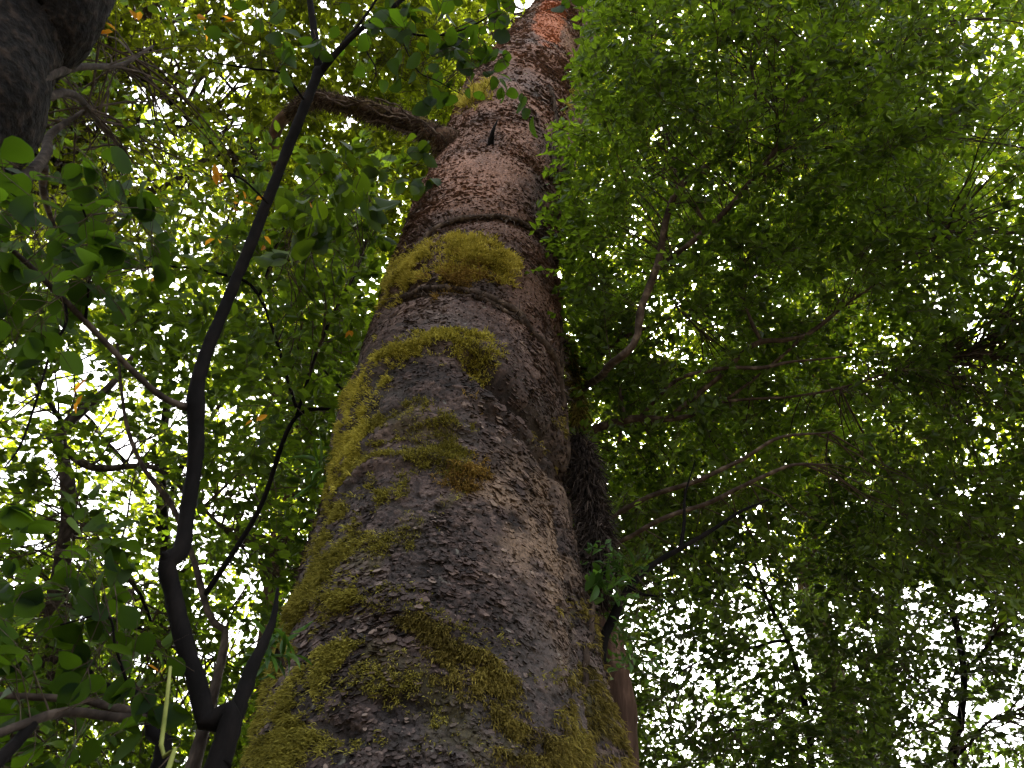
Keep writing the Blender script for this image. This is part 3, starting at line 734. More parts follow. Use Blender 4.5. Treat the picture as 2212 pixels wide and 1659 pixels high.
ey, el, er = E[::-1, 0], E[::-1, 1], E[::-1, 2]
TDIST = np.array([np.linalg.norm(axis(np.array([z]))[0] - CAM) for z in ZS])   # by ZS ascending
def sample(region, dens, d0, d1, nleaf, ll, wr, shape, clump=1.0, cs=.9, seed=0, fill=.62):
    """points of a crown: region(x, y) -> 0..1 share of the canopy there, spread in depth between d0 and d1"""
    la = {'fine': .5, 'ovate': .68, 'broad': .74}[shape] * ll * ll * wr * .55 * .85
    xs, ys = [], []
    X, Y = np.meshgrid(np.arange(-350, 2640, 20.0), np.arange(-170, 1860, 20.0))
    W = tau_at(X, Y) * region(X, Y) * dens
    dm = .5 * (d0 + d1)
    apx = la * (FPX / dm) ** 2
    n = rng.poisson(W * 400 / (apx * nleaf) * (1 + .9 * clump) )
    X = np.repeat(X.ravel(), n.ravel()); Y = np.repeat(Y.ravel(), n.ravel())
    X = X + rng.uniform(-10, 10, len(X)); Y = Y + rng.uniform(-10, 10, len(Y))
    d = d0 + (d1 - d0) * rng.random(len(X))
    C = pix(X, Y, d)
    keep = rng.random(len(X)) < np.clip(.55 + clump * 1.6 * fbm(C / cs, 2, 170 + seed), .04, 1)
    # leave the big trunk free
    e_l, e_r = np.interp(Y, ey, el), np.interp(Y, ey, er)
    td = np.interp(Y, ey, np.interp(ey, ey, TDIST[::-1]) if False else np.interp(ey, E[::-1, 0], TDIST[::-1]))
    m = 25 if ll < .07 else 45
    hit = (X > e_l - m) & (X < e_r + m * .6) & (d < td + .9)
    k = keep & ~hit
    return C[k]

def crown(parent, region, dens, d0, d1, nleaf, ll, wr, shape, mats, L, skel, seed=0, clump=1.0, cs=.9, every=6, r0=.008, r1=.0025, flat=.35, twr=.0018, out=None, label=None, angle=55):
    C = sample(region, dens, d0, d1, nleaf, ll, wr, shape, clump, cs, seed)
    S = np.vstack(skel); ctr = S.mean(0) if out is None else np.asarray(out, float)
    s_ = norm(C - ctr) * np.array([1, 1, .45]) + rng.normal(0, .45, C.shape)
    bag = Bag()
    tone = np.clip(.5 + .8 * fbm(C / (cs * 1.1), 2, 180 + seed) + rng.normal(0, .18, len(C)), 0, 1)
    sprays(bag, C, s_, L * rng.uniform(.6, 1.3, len(C)), nleaf, ll, wr, shape, flat, twr, tone, angle)
    connectors(bag, C, skel, every, r0, r1, .16 * d0 + .25)
    o = bag.build('crown', mats, parent, False)
    if label: o['label'] = label
    print('crown', parent.name, len(C), 'sprays', len(C) * nleaf, 'leaves')
    return o

def box(x0, y0, x1, y1, soft=90):
    return lambda X, Y: np.clip((X - x0) / soft + .5, 0, 1) * np.clip((x1 - X) / soft + .5, 0, 1) * np.clip((Y - y0) / soft + .5, 0, 1) * np.clip((y1 - Y) / soft + .5, 0, 1)
def blobs(bl):
    return lambda X, Y: np.clip(sum(s * np.exp(-(((X - x) / rx) ** 2 + ((Y - y) / ry) ** 2)) for x, y, rx, ry, s in bl), 0, 1)

def stem_to_ground(pt, r, lean=(0, 0)):
    """points of a trunk from the ground up to pt"""
    x, y, z = pt
    bx, by = x + lean[0], y + lean[1]
    return [(bx, by, -.1, r * 1.35), (bx + (x - bx) * .3 + .03, by + (y - by) * .3, z * .35, r * 1.15), (bx + (x - bx) * .7 - .03, by + (y - by) * .7, z * .7, r * 1.05)]

# ---- slim dark tree in front, with its forked top
SKEL = []
stA = [(473, 1640, 2.05, 0.0252), (447, 1560, 2.1, 0.0237), (428, 1480, 2.14, 0.0229), (396, 1380, 2.2, 0.0229), (374, 1280, 2.27, 0.0222), (362, 1215, 2.3, 0.0229), (392, 1185, 2.33, 0.0215), (407, 1090, 2.42, 0.0207),
       (424, 970, 2.53, 0.0215), (423, 880, 2.62, 0.0266), (425, 840, 2.66, 0.0229), (446, 760, 2.75, 0.0200), (492, 650, 2.88, 0.0192), (560, 480, 3.08, 0.0192), (622, 320, 3.3, 0.0192), (668, 205, 3.48, 0.0192), (690, 150, 3.57, 0.0207)]
pA = pix(473, 1640, 2.05)
sap = thing('slim_dark_tree', (pA[0] - .03, pA[1], 0), 'slim near-black crooked tree in front, left of the mossy trunk, forking at the top', 'tree')
g = [(pA[0] - .05, pA[1] + .02, -.05, .05), (pA[0] - .02, pA[1], pA[2] * .5, .04)]
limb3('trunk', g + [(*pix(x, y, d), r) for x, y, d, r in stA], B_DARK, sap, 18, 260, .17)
limb('branch', [(690, 160, 3.56, 0.0178), (683, 100, 3.66, 0.0155), (672, 20, 3.8, 0.0133), (655, -90, 4.0, 0.0096)], B_DARK, sap, 12, 30)
limb('branch', [(690, 158, 3.56, 0.0170), (735, 105, 3.6, 0.0126), (790, 55, 3.66, 0.0104), (868, 0, 3.75, 0.0096), (960, -80, 3.9, 0.0059)], B_DARK, sap, 12, 36)
limb('branch', [(700, 150, 3.56, 0.0089), (740, 95, 3.62, 0.0074), (785, 40, 3.7, 0.0059), (840, -40, 3.8, 0.0037)], B_DARK, sap, 8, 26)
limb('branch', [(800, 55, 3.68, 0.0067), (860, 68, 3.66, 0.0055), (930, 78, 3.62, 0.0052), (985, 68, 3.6, 0.0044), (1035, 48, 3.6, 0.0037), (1075, 20, 3.6, 0.0022)], B_DARK, sap, 8, 36)
limb('branch', [(795, 60, 3.68, 0.0037), (790, 105, 3.62, 0.0033), (812, 150, 3.55, 0.0030), (800, 190, 3.5, 0.0015)], B_DARK, sap, 6, 24)
limb('branch', [(860, 68, 3.66, 0.0030), (900, 150, 3.55, 0.0030), (945, 175, 3.5, 0.0022), (1000, 205, 3.45, 0.0015)], B_DARK, sap, 6, 24)
limb('branch', [(405, 880, 2.62, 0.0133), (380, 872, 2.6, 0.0104), (340, 850, 2.6, 0.0096), (285, 800, 2.6, 0.0089), (230, 742, 2.6, 0.0089), (180, 690, 2.6, 0.0089), (130, 640, 2.6, 0.0081), (60, 570, 2.62, 0.0074), (-10, 515, 2.64, 0.0067), (-120, 450, 2.7, 0.0044)], B_GREY, sap, 12, 60)
limb('branch', [(140, 655, 2.6, 0.0059), (142, 700, 2.55, 0.0044), (110, 760, 2.55, 0.0037), (80, 860, 2.52, 0.0033), (45, 960, 2.5, 0.0030), (10, 1010, 2.5, 0.0022)], B_DARK, sap, 8, 40)
limb('branch', [(185, 690, 2.6, 0.0044), (192, 620, 2.55, 0.0037), (198, 570, 2.5, 0.0033), (195, 500, 2.5, 0.0030), (175, 440, 2.5, 0.0022)], B_DARK, sap, 8, 30)
limb('branch', [(660, 220, 3.45, 0.0052), (610, 160, 3.4, 0.0044), (540, 148, 3.38, 0.0037), (460, 135, 3.36, 0.0022)], B_DARK, sap, 8, 30)
limb('branch', [(580, 440, 3.1, 0.0044), (520, 385, 3.05, 0.0037), (475, 380, 3.02, 0.0022)], B_DARK, sap, 6, 24)
limb('branch', [(362, 1215, 2.3, 0.0192), (356, 1202, 2.29, 0.0133), (352, 1194, 2.28, 0.0044)], B_DARK, sap, 10, 14)
stub = limb('branch', [(480, 1655, 2.04, 0.0192), (505, 1560, 2.1, 0.0200), (528, 1490, 2.16, 0.0192), (550, 1430, 2.22, 0.0163), (572, 1385, 2.28, 0.0133), (592, 1330, 2.33, 0.0089), (600, 1270, 2.38, 0.0037)], B_DARK, sap, 14, 40, .22, 'second stem of the slim tree, leaning towards the mossy trunk')
skS = list(SKEL)
# named leaf groups that hang on it: big broad leaves
def leaf_clusters(parent, cl, ll, wr, mats, nleaf, L, skel, every=2, shape='broad', r0=.004, r1=.0015, dense=1.3):
    bag = Bag(); CC = []
    for x, y, rx, ry, n, d in cl:
        n = int(n * dense)
        X = rng.normal(x, rx * .6, n); Y = rng.normal(y, ry * .6, n)
        CC.append(pix(X, Y, d + rng.uniform(-.25, .35, n)))
    C = np.vstack(CC)
    s_ = rng.normal(0, .6, C.shape) + np.array([0, -.1, -.15])
    sprays(bag, C, s_, L * rng.uniform(.6, 1.2, len(C)), nleaf, ll, wr, shape, .8, .0014, rng.random(len(C)), 50)
    connectors(bag, C, skel, every, r0, r1)
    return bag.build('crown', mats, parent)
leaf_clusters(sap, [(640, 70, 55, 40, 3, 3.4), (590, 120, 40, 30, 4, 3.35), (880, 50, 60, 50, 5, 3.5), (980, 80, 60, 50, 5, 3.45), (900, 125, 40, 40, 4, 3.4), (1080, 130, 55, 40, 6, 3.4), (1085, 175, 30, 20, 2, 3.4), (1120, 15, 40, 20, 3, 3.4),
                    (800, 20, 60, 40, 4, 3.6), (1010, 120, 40, 40, 4, 3.4), (1210, 8, 22, 10, 2, 3.3),
                    (80, 420, 70, 60, 6, 2.5), (230, 500, 90, 70, 9, 2.5), (60, 600, 70, 80, 7, 2.5), (180, 600, 80, 60, 6, 2.5), (330, 560, 60, 50, 4, 2.6), (120, 520, 80, 50, 6, 2.5), (60, 690, 60, 50, 3, 2.55), (300, 480, 60, 50, 4, 2.6),
                    (-60, 560, 60, 120, 6, 2.6)], .074, .74, [LF_NEAR, B_TWIG], 4, .2, skS, 1)

# ---- low broad-leaved shrub at the bottom left
SKEL = []
pb = pix(340, 1545, 2.3)
shr = thing('understorey_tree', (pix(335, 1700, 2.2)[0], pb[1] + .1, 0), 'small broad-leaved tree with dark crossing branches in the bottom left corner', 'tree')
q0 = pix(330, 1700, 2.3)
limb3('trunk', [(q0[0] + .05, q0[1], -.05, .05), (q0[0], q0[1] - .02, q0[2] * .6, .042), (*q0, .024), (*pix(330, 1600, 2.36), 0.0192), (*pix(325, 1540, 2.4), 0.0180), (*pix(290, 1492, 2.45), 0.0144), (*pix(225, 1482, 2.5), 0.0084), (*pix(150, 1400, 2.6), 0.0048)], B_DARK, shr, 12, 60)
limb('branch', [(325, 1545, 2.4, 0.0154), (250, 1530, 2.4, 0.0119), (180, 1513, 2.38, 0.0091), (80, 1506, 2.36, 0.0084), (-60, 1500, 2.34, 0.0063)], B_GREY, shr, 10, 40)
limb('branch', [(320, 1555, 2.4, 0.0140), (240, 1548, 2.3, 0.0112), (140, 1538, 2.2, 0.0112), (50, 1565, 2.1, 0.0098), (-20, 1590, 2.05, 0.0084), (-120, 1620, 2.0, 0.0070)], B_GREY, shr, 10, 40)
limb('branch', [(70, 1565, 2.12, 0.0112), (40, 1600, 2.08, 0.0126), (0, 1640, 2.02, 0.0140), (-60, 1700, 1.95, 0.0140)], B_DARK, shr, 10, 26)
limb('branch', [(280, 1492, 2.45, 0.0042), (250, 1400, 2.4, 0.0035), (230, 1330, 2.4, 0.0028), (130, 1350, 2.4, 0.0021)], B_DARK, shr, 6, 30)
skB = list(SKEL)
leaf_clusters(shr, [(120, 1330, 110, 80, 12, 2.5), (235, 1400, 50, 50, 4, 2.4), (60, 1450, 80, 70, 9, 2.4), (250, 1480, 60, 40, 4, 2.35), (180, 1590, 90, 50, 8, 2.4), (340, 1470, 30, 30, 2, 2.2), (370, 1640, 40, 25, 3, 2.1), (60, 1620, 70, 40, 6, 2.3), (100, 1200, 90, 60, 6, 2.7), (200, 1160, 70, 50, 4, 2.8),
                    (280, 1310, 60, 50, 4, 2.6), (130, 1480, 70, 50, 7, 2.6), (-60, 1400, 60, 200, 9, 2.4)], .074, .74, [LF_NEAR, B_TWIG], 5, .2, skB, 1, 'broad', .004, .0015, .9)

# ---- middle broad-leaved tree between the slim tree and the big trunk
SKEL = []
mt = pix(480, 1420, 4.6)
bmid = thing('broad_leaved_tree', (mt[0] + .25, mt[1], 0), 'bright green broad-leaved tree filling the space between the slim dark tree and the mossy trunk', 'tree', 'broad-leaved trees left of the big trunk')
limb3('trunk', [(mt[0] + .3, mt[1], -.1, .06), (mt[0] + .15, mt[1], mt[2] * .6, .05), (*mt, .022), (*pix(455, 1340, 4.7), 0.0182), (*pix(440, 1290, 4.75), 0.0176), (*pix(412, 1190, 4.9), 0.0165), (*pix(370, 1090, 5.0), 0.0154), (*pix(310, 1010, 5.1), 0.0132), (*pix(270, 900, 5.3), 0.0110), (*pix(250, 700, 5.7), 0.0066)], B_GREY, bmid, 12, 80, label='thin pale stem seen beside the slim dark trunk')
limb('branch', [(440, 1290, 4.75, 0.0165), (560, 1100, 4.9, 0.0150), (640, 900, 5.1, 0.0135), (760, 880, 5.2, 0.0090), (700, 800, 5.4, 0.0075)], B_DARK, bmid, 8, 40)
limb('branch', [(640, 900, 5.1, 0.0112), (700, 720, 5.3, 0.0105), (780, 560, 5.5, 0.0075), (800, 420, 5.8, 0.0045)], B_DARK, bmid, 8, 40)
limb('branch', [(640, 880, 5.1, 0.0112), (560, 640, 5.4, 0.0105), (470, 590, 5.5, 0.0090), (350, 575, 5.6, 0.0075), (260, 590, 5.7, 0.0045)], B_DARK, bmid, 8, 40)
limb('branch', [(560, 640, 5.4, 0.0090), (620, 480, 5.6, 0.0075), (700, 420, 5.8, 0.0045)], B_DARK, bmid, 8, 30)
skM = list(SKEL)
regM = blobs([(720, 640, 170, 190, 1), (640, 480, 130, 110, .8), (700, 850, 130, 140, .7), (480, 700, 160, 120, .5), (600, 980, 130, 120, .5)])
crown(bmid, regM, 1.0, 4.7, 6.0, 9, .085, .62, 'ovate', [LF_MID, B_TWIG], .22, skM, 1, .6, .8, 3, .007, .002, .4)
leaf_clusters(bmid, [(700, 440, 50, 40, 6, 4.2), (660, 500, 50, 40, 5, 4.2), (760, 480, 50, 60, 6, 4.3), (880, 350, 50, 30, 5, 5.2), (740, 400, 40, 30, 4, 4.3)], .115, .7, [LF_MID, B_TWIG], 6, .2, skM, 1)

# ---- lower left tree against the white sky
SKEL = []
lt = pix(90, 1500, 7.2)
bl = thing('broad_leaved_tree', (lt[0] - .2, lt[1] + .2, 0), 'thin-crowned tree letting the white sky through, low on the left', 'tree', 'broad-leaved trees left of the big trunk')
limb3('trunk', [(lt[0] - .3, lt[1] + .2, -.1, .11), (lt[0] - .1, lt[1] + .1, lt[2] * .6, .095), (*lt, .08), (*pix(120, 1300, 7.3), .07), (*pix(150, 1100, 7.5), .06), (*pix(130, 950, 7.8), .05), (*pix(140, 920, 7.85), .05), (*pix(250, 820, 8.1), .03), (*pix(330, 700, 8.4), .02)], B_GREY, bl, 12, 80)
limb('branch', [(150, 1100, 7.5, 0.0300), (230, 1160, 7.3, 0.0263), (240, 1210, 7.1, 0.0225), (300, 1280, 6.9, 0.0150), (340, 1380, 6.8, 0.0090)], B_DARK, bl, 8, 36)
limb('branch', [(130, 960, 7.8, 0.0375), (200, 1010, 7.6, 0.0300), (330, 1010, 7.5, 0.0225), (420, 1080, 7.3, 0.0165), (520, 1180, 7.2, 0.0105), (600, 1250, 7.1, 0.0060)], B_GREY, bl, 8, 40)
limb('branch', [(140, 920, 7.85, 0.0225), (60, 800, 8.0, 0.0150), (20, 700, 8.2, 0.0105), (-40, 600, 8.4, 0.0060)], B_DARK, bl, 8, 36)
limb('branch', [(120, 1300, 7.3, 0.0225), (220, 1330, 7.2, 0.0150), (420, 1400, 7.1, 0.0090), (540, 1460, 7.0, 0.0060)], B_DARK, bl, 8, 36)
skL = list(SKEL)
regL = lambda X, Y: np.clip((Y - 560) / 200, 0, 1) * np.clip((880 - X) / 120, 0, 1)
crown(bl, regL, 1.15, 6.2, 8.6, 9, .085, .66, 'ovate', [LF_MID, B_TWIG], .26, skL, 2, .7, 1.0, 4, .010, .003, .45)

# ---- tall far tree behind on the left, twiggy
SKEL = []
ft = pix(560, 1500, 10.5)
bf = thing('broad_leaved_tree', (ft[0], ft[1] + .3, 0), 'tall distant tree with a twiggy yellow-green crown, upper left', 'tree', 'broad-leaved trees left of the big trunk')
limb3('trunk', [(ft[0] + .2, ft[1] + .3, -.1, .2), (ft[0] + .1, ft[1] + .2, ft[2] * .6, .17), (*ft, .15), (*pix(600, 1200, 11), .13), (*pix(640, 900, 11.6), .12), (*pix(640, 600, 12.3), .10), (*pix(600, 350, 13), .09), (*pix(590, 270, 13.3), .08), (*pix(620, 60, 14), .05)], B_RED, bf, 12, 80)
limb('branch', [(640, 600, 12.3, .07), (560, 450, 12.2, .06), (430, 280, 12, .06), (385, 232, 12, .07), (330, 190, 11.9, .07), (295, 160, 11.9, .075), (268, 125, 11.9, .06), (262, 108, 11.9, .02)], B_DARK, bf, 12, 50, .2, 'crooked dark branch with a broken end, upper left')
limb('branch', [(600, 350, 13, .06), (480, 330, 12.8, .05), (340, 410, 12.5, .04), (240, 400, 12.3, .035), (120, 380, 12.2, .025)], B_GREY, bf, 8, 40)
limb('branch', [(600, 360, 13, .07), (720, 350, 12.8, .09), (790, 300, 12.8, .09), (880, 200, 13, .06), (930, 60, 13.4, .04)], B_RED, bf, 8, 40)
limb('branch', [(430, 280, 12, .03), (300, 260, 11.8, .025), (200, 225, 11.6, .022), (95, 212, 11.5, .02)], B_DARK, bf, 8, 40)
limb('branch', [(300, 260, 11.8, .02), (230, 300, 11.6, .018), (120, 350, 11.5, .012)], B_GREY, bf, 8, 30)
limb('branch', [(620, 60, 14, .03), (480, 40, 13.6, .025), (330, 60, 13.2, .02), (180, 160, 12.8, .012)], B_DARK, bf, 8, 40)
limb('branch', [(590, 270, 13.3, .03), (500, 190, 13, .024), (420, 100, 12.9, .02), (300, 20, 12.9, .01)], B_DARK, bf, 8, 40)
skF = list(SKEL)
regF = lambda X, Y: np.clip((760 - Y) / 250, 0, 1) * np.clip((1060 - X) / 100, 0, 1)
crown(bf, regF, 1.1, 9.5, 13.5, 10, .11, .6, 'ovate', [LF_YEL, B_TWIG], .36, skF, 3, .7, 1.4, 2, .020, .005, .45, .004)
b = Bag()
OR = [(432, 50), (500, 37), (225, 70), (250, 62), (515, 428), (530, 442), (503, 434), (472, 372), (466, 378), (333, 428), (165, 455), (475, 522), (568, 525), (648, 435), (672, 521), (350, 545), (345, 612), (755, 722), (548, 912), (352, 1436), (180, 815), (165, 880), (300, 30), (730, 390)]
op = np.array(OR, float); od = np.where(op[:, 1] < 700, 4.6, 4.4); oP = pix(op[:, 0], op[:, 1], od)
oP = np.repeat(oP, 2, 0) + rng.normal(0, .018, (len(oP) * 2, 3))
leaves(b, oP, norm(rng.normal(0, 1, oP.shape)), norm(rng.normal(0, .5, oP.shape) + np.array([0, -.6, .6])), rng.uniform(.045, .075, len(oP)), .6, 'ovate', rng.random(len(oP)))
o = b.build('orange_leaves', LF_ORANGE, bmid, False); o['label'] = 'orange dying leaves scattered over the crown'

# ---- tree behind the top of the big trunk
SKEL = []
kt = pix(930, 700, 13)
bk = thing('pale_barked_tree', (kt[0], kt[1] + 1, 0), 'distant pale-limbed tree with light leaves behind the top of the mossy trunk', 'tree')
limb3('trunk', [(kt[0], kt[1] + 1, -.1, .25), (kt[0], kt[1] + .6, kt[2] * .5, .22), (*kt, .18), (*pix(960, 450, 14), .16), (*pix(985, 250, 15), .13), (*pix(1000, 100, 15.6), .09), (*pix(1010, -100, 16.5), .04)], B_RED, bk, 12, 60)
limb('branch', [(985, 300, 14.8, .07), (960, 230, 15, .06), (900, 190, 15, .05), (860, 60, 15.5, .03)], B_GREY, bk, 8, 30)
limb('branch', [(990, 200, 15.2, .06), (1060, 90, 15.6, .045), (1110, 0, 16, .02)], B_GREY, bk, 8, 30)
skK = list(SKEL)
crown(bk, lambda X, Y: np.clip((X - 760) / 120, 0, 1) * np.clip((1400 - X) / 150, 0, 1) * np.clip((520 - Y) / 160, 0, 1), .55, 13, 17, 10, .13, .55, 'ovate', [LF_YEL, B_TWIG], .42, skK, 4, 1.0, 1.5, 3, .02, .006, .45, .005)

# ---- leaning dark trunk in the upper left corner
SKEL = []
edge = [(330, -170), (245, 0), (190, 75), (142, 105), (104, 185), (84, 285), (50, 350), (28, 430), (0, 492), (-50, 620)]
ln = []
for k, (x, y) in enumerate(edge[::-1]):
    d = np.interp(y, [-170, 0, 490, 620], [5.4, 4.7, 3.5, 3.25]); r = .31
    off = r / d * FPX
    ln.append((*pix(x - np.interp(y, [0, 150, 285, 490, 620], [44, 40, 62, 140, 175]) - .92 * off, y - 10 - .43 * off, d), r + .012 * math.sin(k * 2.1)))
ln = np.array(ln)
dv = ln[2, :3] - ln[0, :3]; dv = dv / dv[2]
lo = ln[0, :3] - dv * (ln[0, 2] + .1) * .8
lean = thing('leaning_tree', (lo[0], lo[1], 0), 'thick dark trunk crossing the upper left corner', 'tree')
lo = lo + np.array([-.55, 0, 0])
lp = np.vstack([[[lo[0], lo[1], -.1, .46]], [[*(lo + (ln[0, :3] - lo) * .5 + np.array([-.12, 0, 0])), .34]], ln])
SKEL = []
S_ = spline(lp, 420)
V, Fq = tubes(S_[:, :3], S_[:, 3], 240, 0)
vc = V - np.repeat(S_[:, :3], 240, 0)
V = V + norm(vc) * (.012 * fbm(V * 4, 3, 300) + .010 * fbm(V * np.array([18, 18, 9]), 4, 301) + .006 * fbm(V * 50, 2, 302))[:, None]
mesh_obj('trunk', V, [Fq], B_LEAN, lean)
for pts in ([(60, 200, 3.9, .03), (100, 165, 4.1, .024), (170, 145, 4.6, .018), (260, 140, 5.2, .014), (330, 100, 5.6, .008)],
            [(40, 260, 3.9, .03), (95, 212, 4.2, .022), (160, 205, 4.7, .02), (210, 260, 5.2, .014), (280, 340, 5.6, .008)],
            [(20, 400, 3.7, .03), (70, 370, 4.1, .026), (100, 330, 4.5, .026), (110, 290, 4.8, .02), (180, 240, 5.2, .01)],
            [(95, 360, 4.3, .022), (95, 420, 4.5, .016), (120, 500, 4.8, .01)]):
    limb('branch', pts, B_GREY, lean, 8, 36)
# crown of the leaning tree
skN = list(SKEL)
crown(lean, blobs([(180, 250, 220, 180, .8), (380, 380, 180, 140, .6), (200, 60, 200, 100, .5)]), .18, 5.0, 7.0, 8, .07, .6, 'ovate', [LF_MID, B_TWIG], .3, skN, 5, 1.0, .9, 1, .010, .002, .45)

# ---- fine-leaved tree on the right, its stem behind the big trunk
SKEL = []
rtt = pix(1345, 1700, 4.2)
fine = thing('fine_leaved_tree', (rtt[0], rtt[1], 0), 'dense small-leaved tree right of the mossy trunk, with a reddish stem at its lower edge', 'tree')
limb3('trunk', [(rtt[0] - .05, rtt[1], -.1, .11), (rtt[0], rtt[1], rtt[2] * .6, .095), (*rtt, .085), (*pix(1343, 1600, 4.28), .082), (*pix(1338, 1500, 4.36), .075), (*pix(1318, 1380, 4.45), .066), (*pix(1280, 1250, 4.7), .06), (*pix(1225, 1100, 5.0), .055), (*pix(1190, 960, 5.3), .05), (*pix(1172, 850, 5.6), .045), (*pix(1170, 700, 6.2), .04), (*pix(1190, 560, 6.8), .03), (*pix(1230, 300, 7.6), .02)], B_RED, fine, 22, 140, .2, 'reddish stringy stem')
FB = [
 [(1180, 880, 5.5, .026), (1250, 845, 5.20, 0.0252), (1330, 780, 4.45, 0.0216), (1375, 735, 4.45, 0.0202), (1388, 660, 4.55, 0.0216), (1420, 580, 4.65, 0.0216), (1435, 510, 4.75, 0.0202), (1465, 405, 4.95, 0.0187), (1540, 348, 5.05, 0.0158), (1600, 290, 5.25, 0.0130), (1630, 230, 5.35, 0.0101), (1620, 120, 5.55, 0.0072), (1640, 20, 5.85, 0.0043)],
 [(1420, 580, 5.40, 0.0187), (1475, 540, 4.65, 0.0158), (1525, 490, 4.75, 0.0158), (1600, 410, 4.85, 0.0158), (1660, 340, 4.95, 0.0158), (1700, 270, 5.15, 0.0144), (1735, 215, 5.25, 0.0130), (1800, 120, 5.55, 0.0101), (1825, 20, 5.75, 0.0072), (1840, -90, 6.05, 0.0043)],
 [(1190, 960, 5.3, .03), (1260, 940, 5.0, 0.0288), (1330, 920, 4.9, 0.0245), (1380, 905, 4.85, 0.0216), (1440, 905, 4.8, 0.0173), (1500, 895, 4.8, 0.0144), (1560, 870, 4.8, 0.0101), (1700, 860, 4.8, 0.0058)],
 [(1180, 850, 5.5, .018), (1255, 795, 5.3, 0.0180), (1320, 750, 5.2, 0.0158), (1380, 715, 5.1, 0.0115), (1450, 690, 5.1, 0.0072)],
 [(1440, 905, 4.8, 0.0158), (1500, 860, 4.8, 0.0144), (1550, 815, 4.8, 0.0144), (1600, 765, 4.8, 0.0144), (1640, 740, 4.8, 0.0158), (1700, 735, 4.8, 0.0130), (1760, 715, 4.85, 0.0086), (1850, 640, 4.9, 0.0058)],
 [(1380, 905, 4.85, 0.0115), (1450, 830, 4.8, 0.0115), (1540, 795, 4.75, 0.0115), (1640, 795, 4.7, 0.0108), (1720, 780, 4.7, 0.0072), (1830, 770, 4.7, 0.0043)],
 [(1340, 960, 4.9, 0.0086), (1348, 900, 4.9, 0.0086), (1340, 830, 5.0, 0.0079), (1380, 760, 5.1, 0.0058), (1500, 620, 5.2, 0.0043)],
 [(1640, 740, 4.8, 0.0115), (1622, 690, 4.9, 0.0108), (1605, 620, 5.0, 0.0086), (1600, 560, 5.1, 0.0043)],
 [(1215, 1130, 4.95, .016), (1285, 1122, 4.75, 0.0158), (1400, 1075, 4.6, 0.0144), (1500, 1040, 4.5, 0.0130), (1600, 990, 4.5, 0.0108), (1680, 950, 4.5, 0.0086), (1800, 930, 4.5, 0.0043)],
 [(1250, 1215, 4.8, .014), (1310, 1180, 4.65, 0.0130), (1420, 1130, 4.5, 0.0130), (1520, 1090, 4.45, 0.0122), (1620, 1040, 4.4, 0.0108), (1700, 1010, 4.4, 0.0086), (1790, 1000, 4.4, 0.0043)],
 [(1735, 215, 6.0, 0.0086), (1850, 160, 6.0, 0.0072), (1960, 90, 6.1, 0.0058), (2060, 30, 6.3, 0.0036)],
 [(1640, 380, 5.65, 0.0072), (1760, 330, 5.6, 0.0058), (1880, 320, 5.6, 0.0043), (2020, 280, 5.7, 0.0029)],
 [(1465, 405, 5.7, 0.0115), (1440, 300, 5.9, 0.0086), (1400, 180, 6.2, 0.0065), (1370, 50, 6.5, 0.0043)],
 [(1560, 870, 4.8, 0.0086), (1700, 760, 4.9, 0.0086), (1850, 640, 5.0, 0.0072), (1960, 560, 5.1, 0.0050), (2080, 470, 5.3, 0.0029)],
 [(1700, 860, 4.8, 0.0072), (1860, 830, 4.9, 0.0065), (2000, 780, 5.0, 0.0050), (2160, 760, 5.1, 0.0029)],
 [(1430, 520, 5.5, 0.0086), (1450, 640, 5.3, 0.0072), (1540, 740, 5.1, 0.0058)],
]
for pts in FB: limb('branch', pts, B_LIMB, fine, 9, 56, .18, None, .03)
skR = list(SKEL)
regR = lambda X, Y: np.clip((X - 1200) / 60, 0, 1) * np.clip((1330 - Y) / 200, 0, 1) * np.clip(.55 + Y / 1500, 0, 1)
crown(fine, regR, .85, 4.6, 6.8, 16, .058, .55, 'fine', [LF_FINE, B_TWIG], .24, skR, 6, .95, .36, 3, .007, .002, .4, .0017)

# ---- brighter far crown, upper right
SKEL = []
ut = pix(1750, 1250, 11)
fr = thing('far_canopy_tree', (ut[0], ut[1], 0), 'far tree with light green leaves behind the small-leaved tree, upper right', 'tree')
limb3('trunk', [(ut[0], ut[1] + .2, -.1, .22), (ut[0], ut[1], ut[2] * .6, .19), (*ut, .16), (*pix(1770, 900, 11.5), .14), (*pix(1800, 500, 12.3), .11), (*pix(1820, 180, 13.2), .08), (*pix(1830, -100, 14.5), .04)], B_RED, fr, 12, 60)
for pts in ([(1780, 800, 11.7, .07), (1900, 560, 12, .05), (2050, 380, 12.4, .03), (2160, 200, 12.9, .015)], [(1800, 500, 12.3, .07), (1650, 320, 12.5, .05), (1500, 120, 13, .03), (1420, -40, 13.6, .012)],
            [(1810, 300, 12.8, .05), (1950, 160, 13, .035), (2100, 20, 13.6, .015)], [(1770, 900, 11.5, .07), (1600, 650, 11.7, .05), (1420, 480, 12, .03), (1330, 300, 12.5, .015)]):
    limb('branch', pts, B_GREY, fr, 8, 40, .18, None, .1)
skU = list(SKEL)
crown(fr, lambda X, Y: np.clip((X - 850) / 80, 0, 1) * np.clip((1300 - Y) / 350, 0, 1), .5, 9.5, 13.5, 14, .10, .55, 'fine', [LF_FINE2, B_TWIG], .42, skU, 7, .8, 1.3, 4, .018, .005, .4, .004)

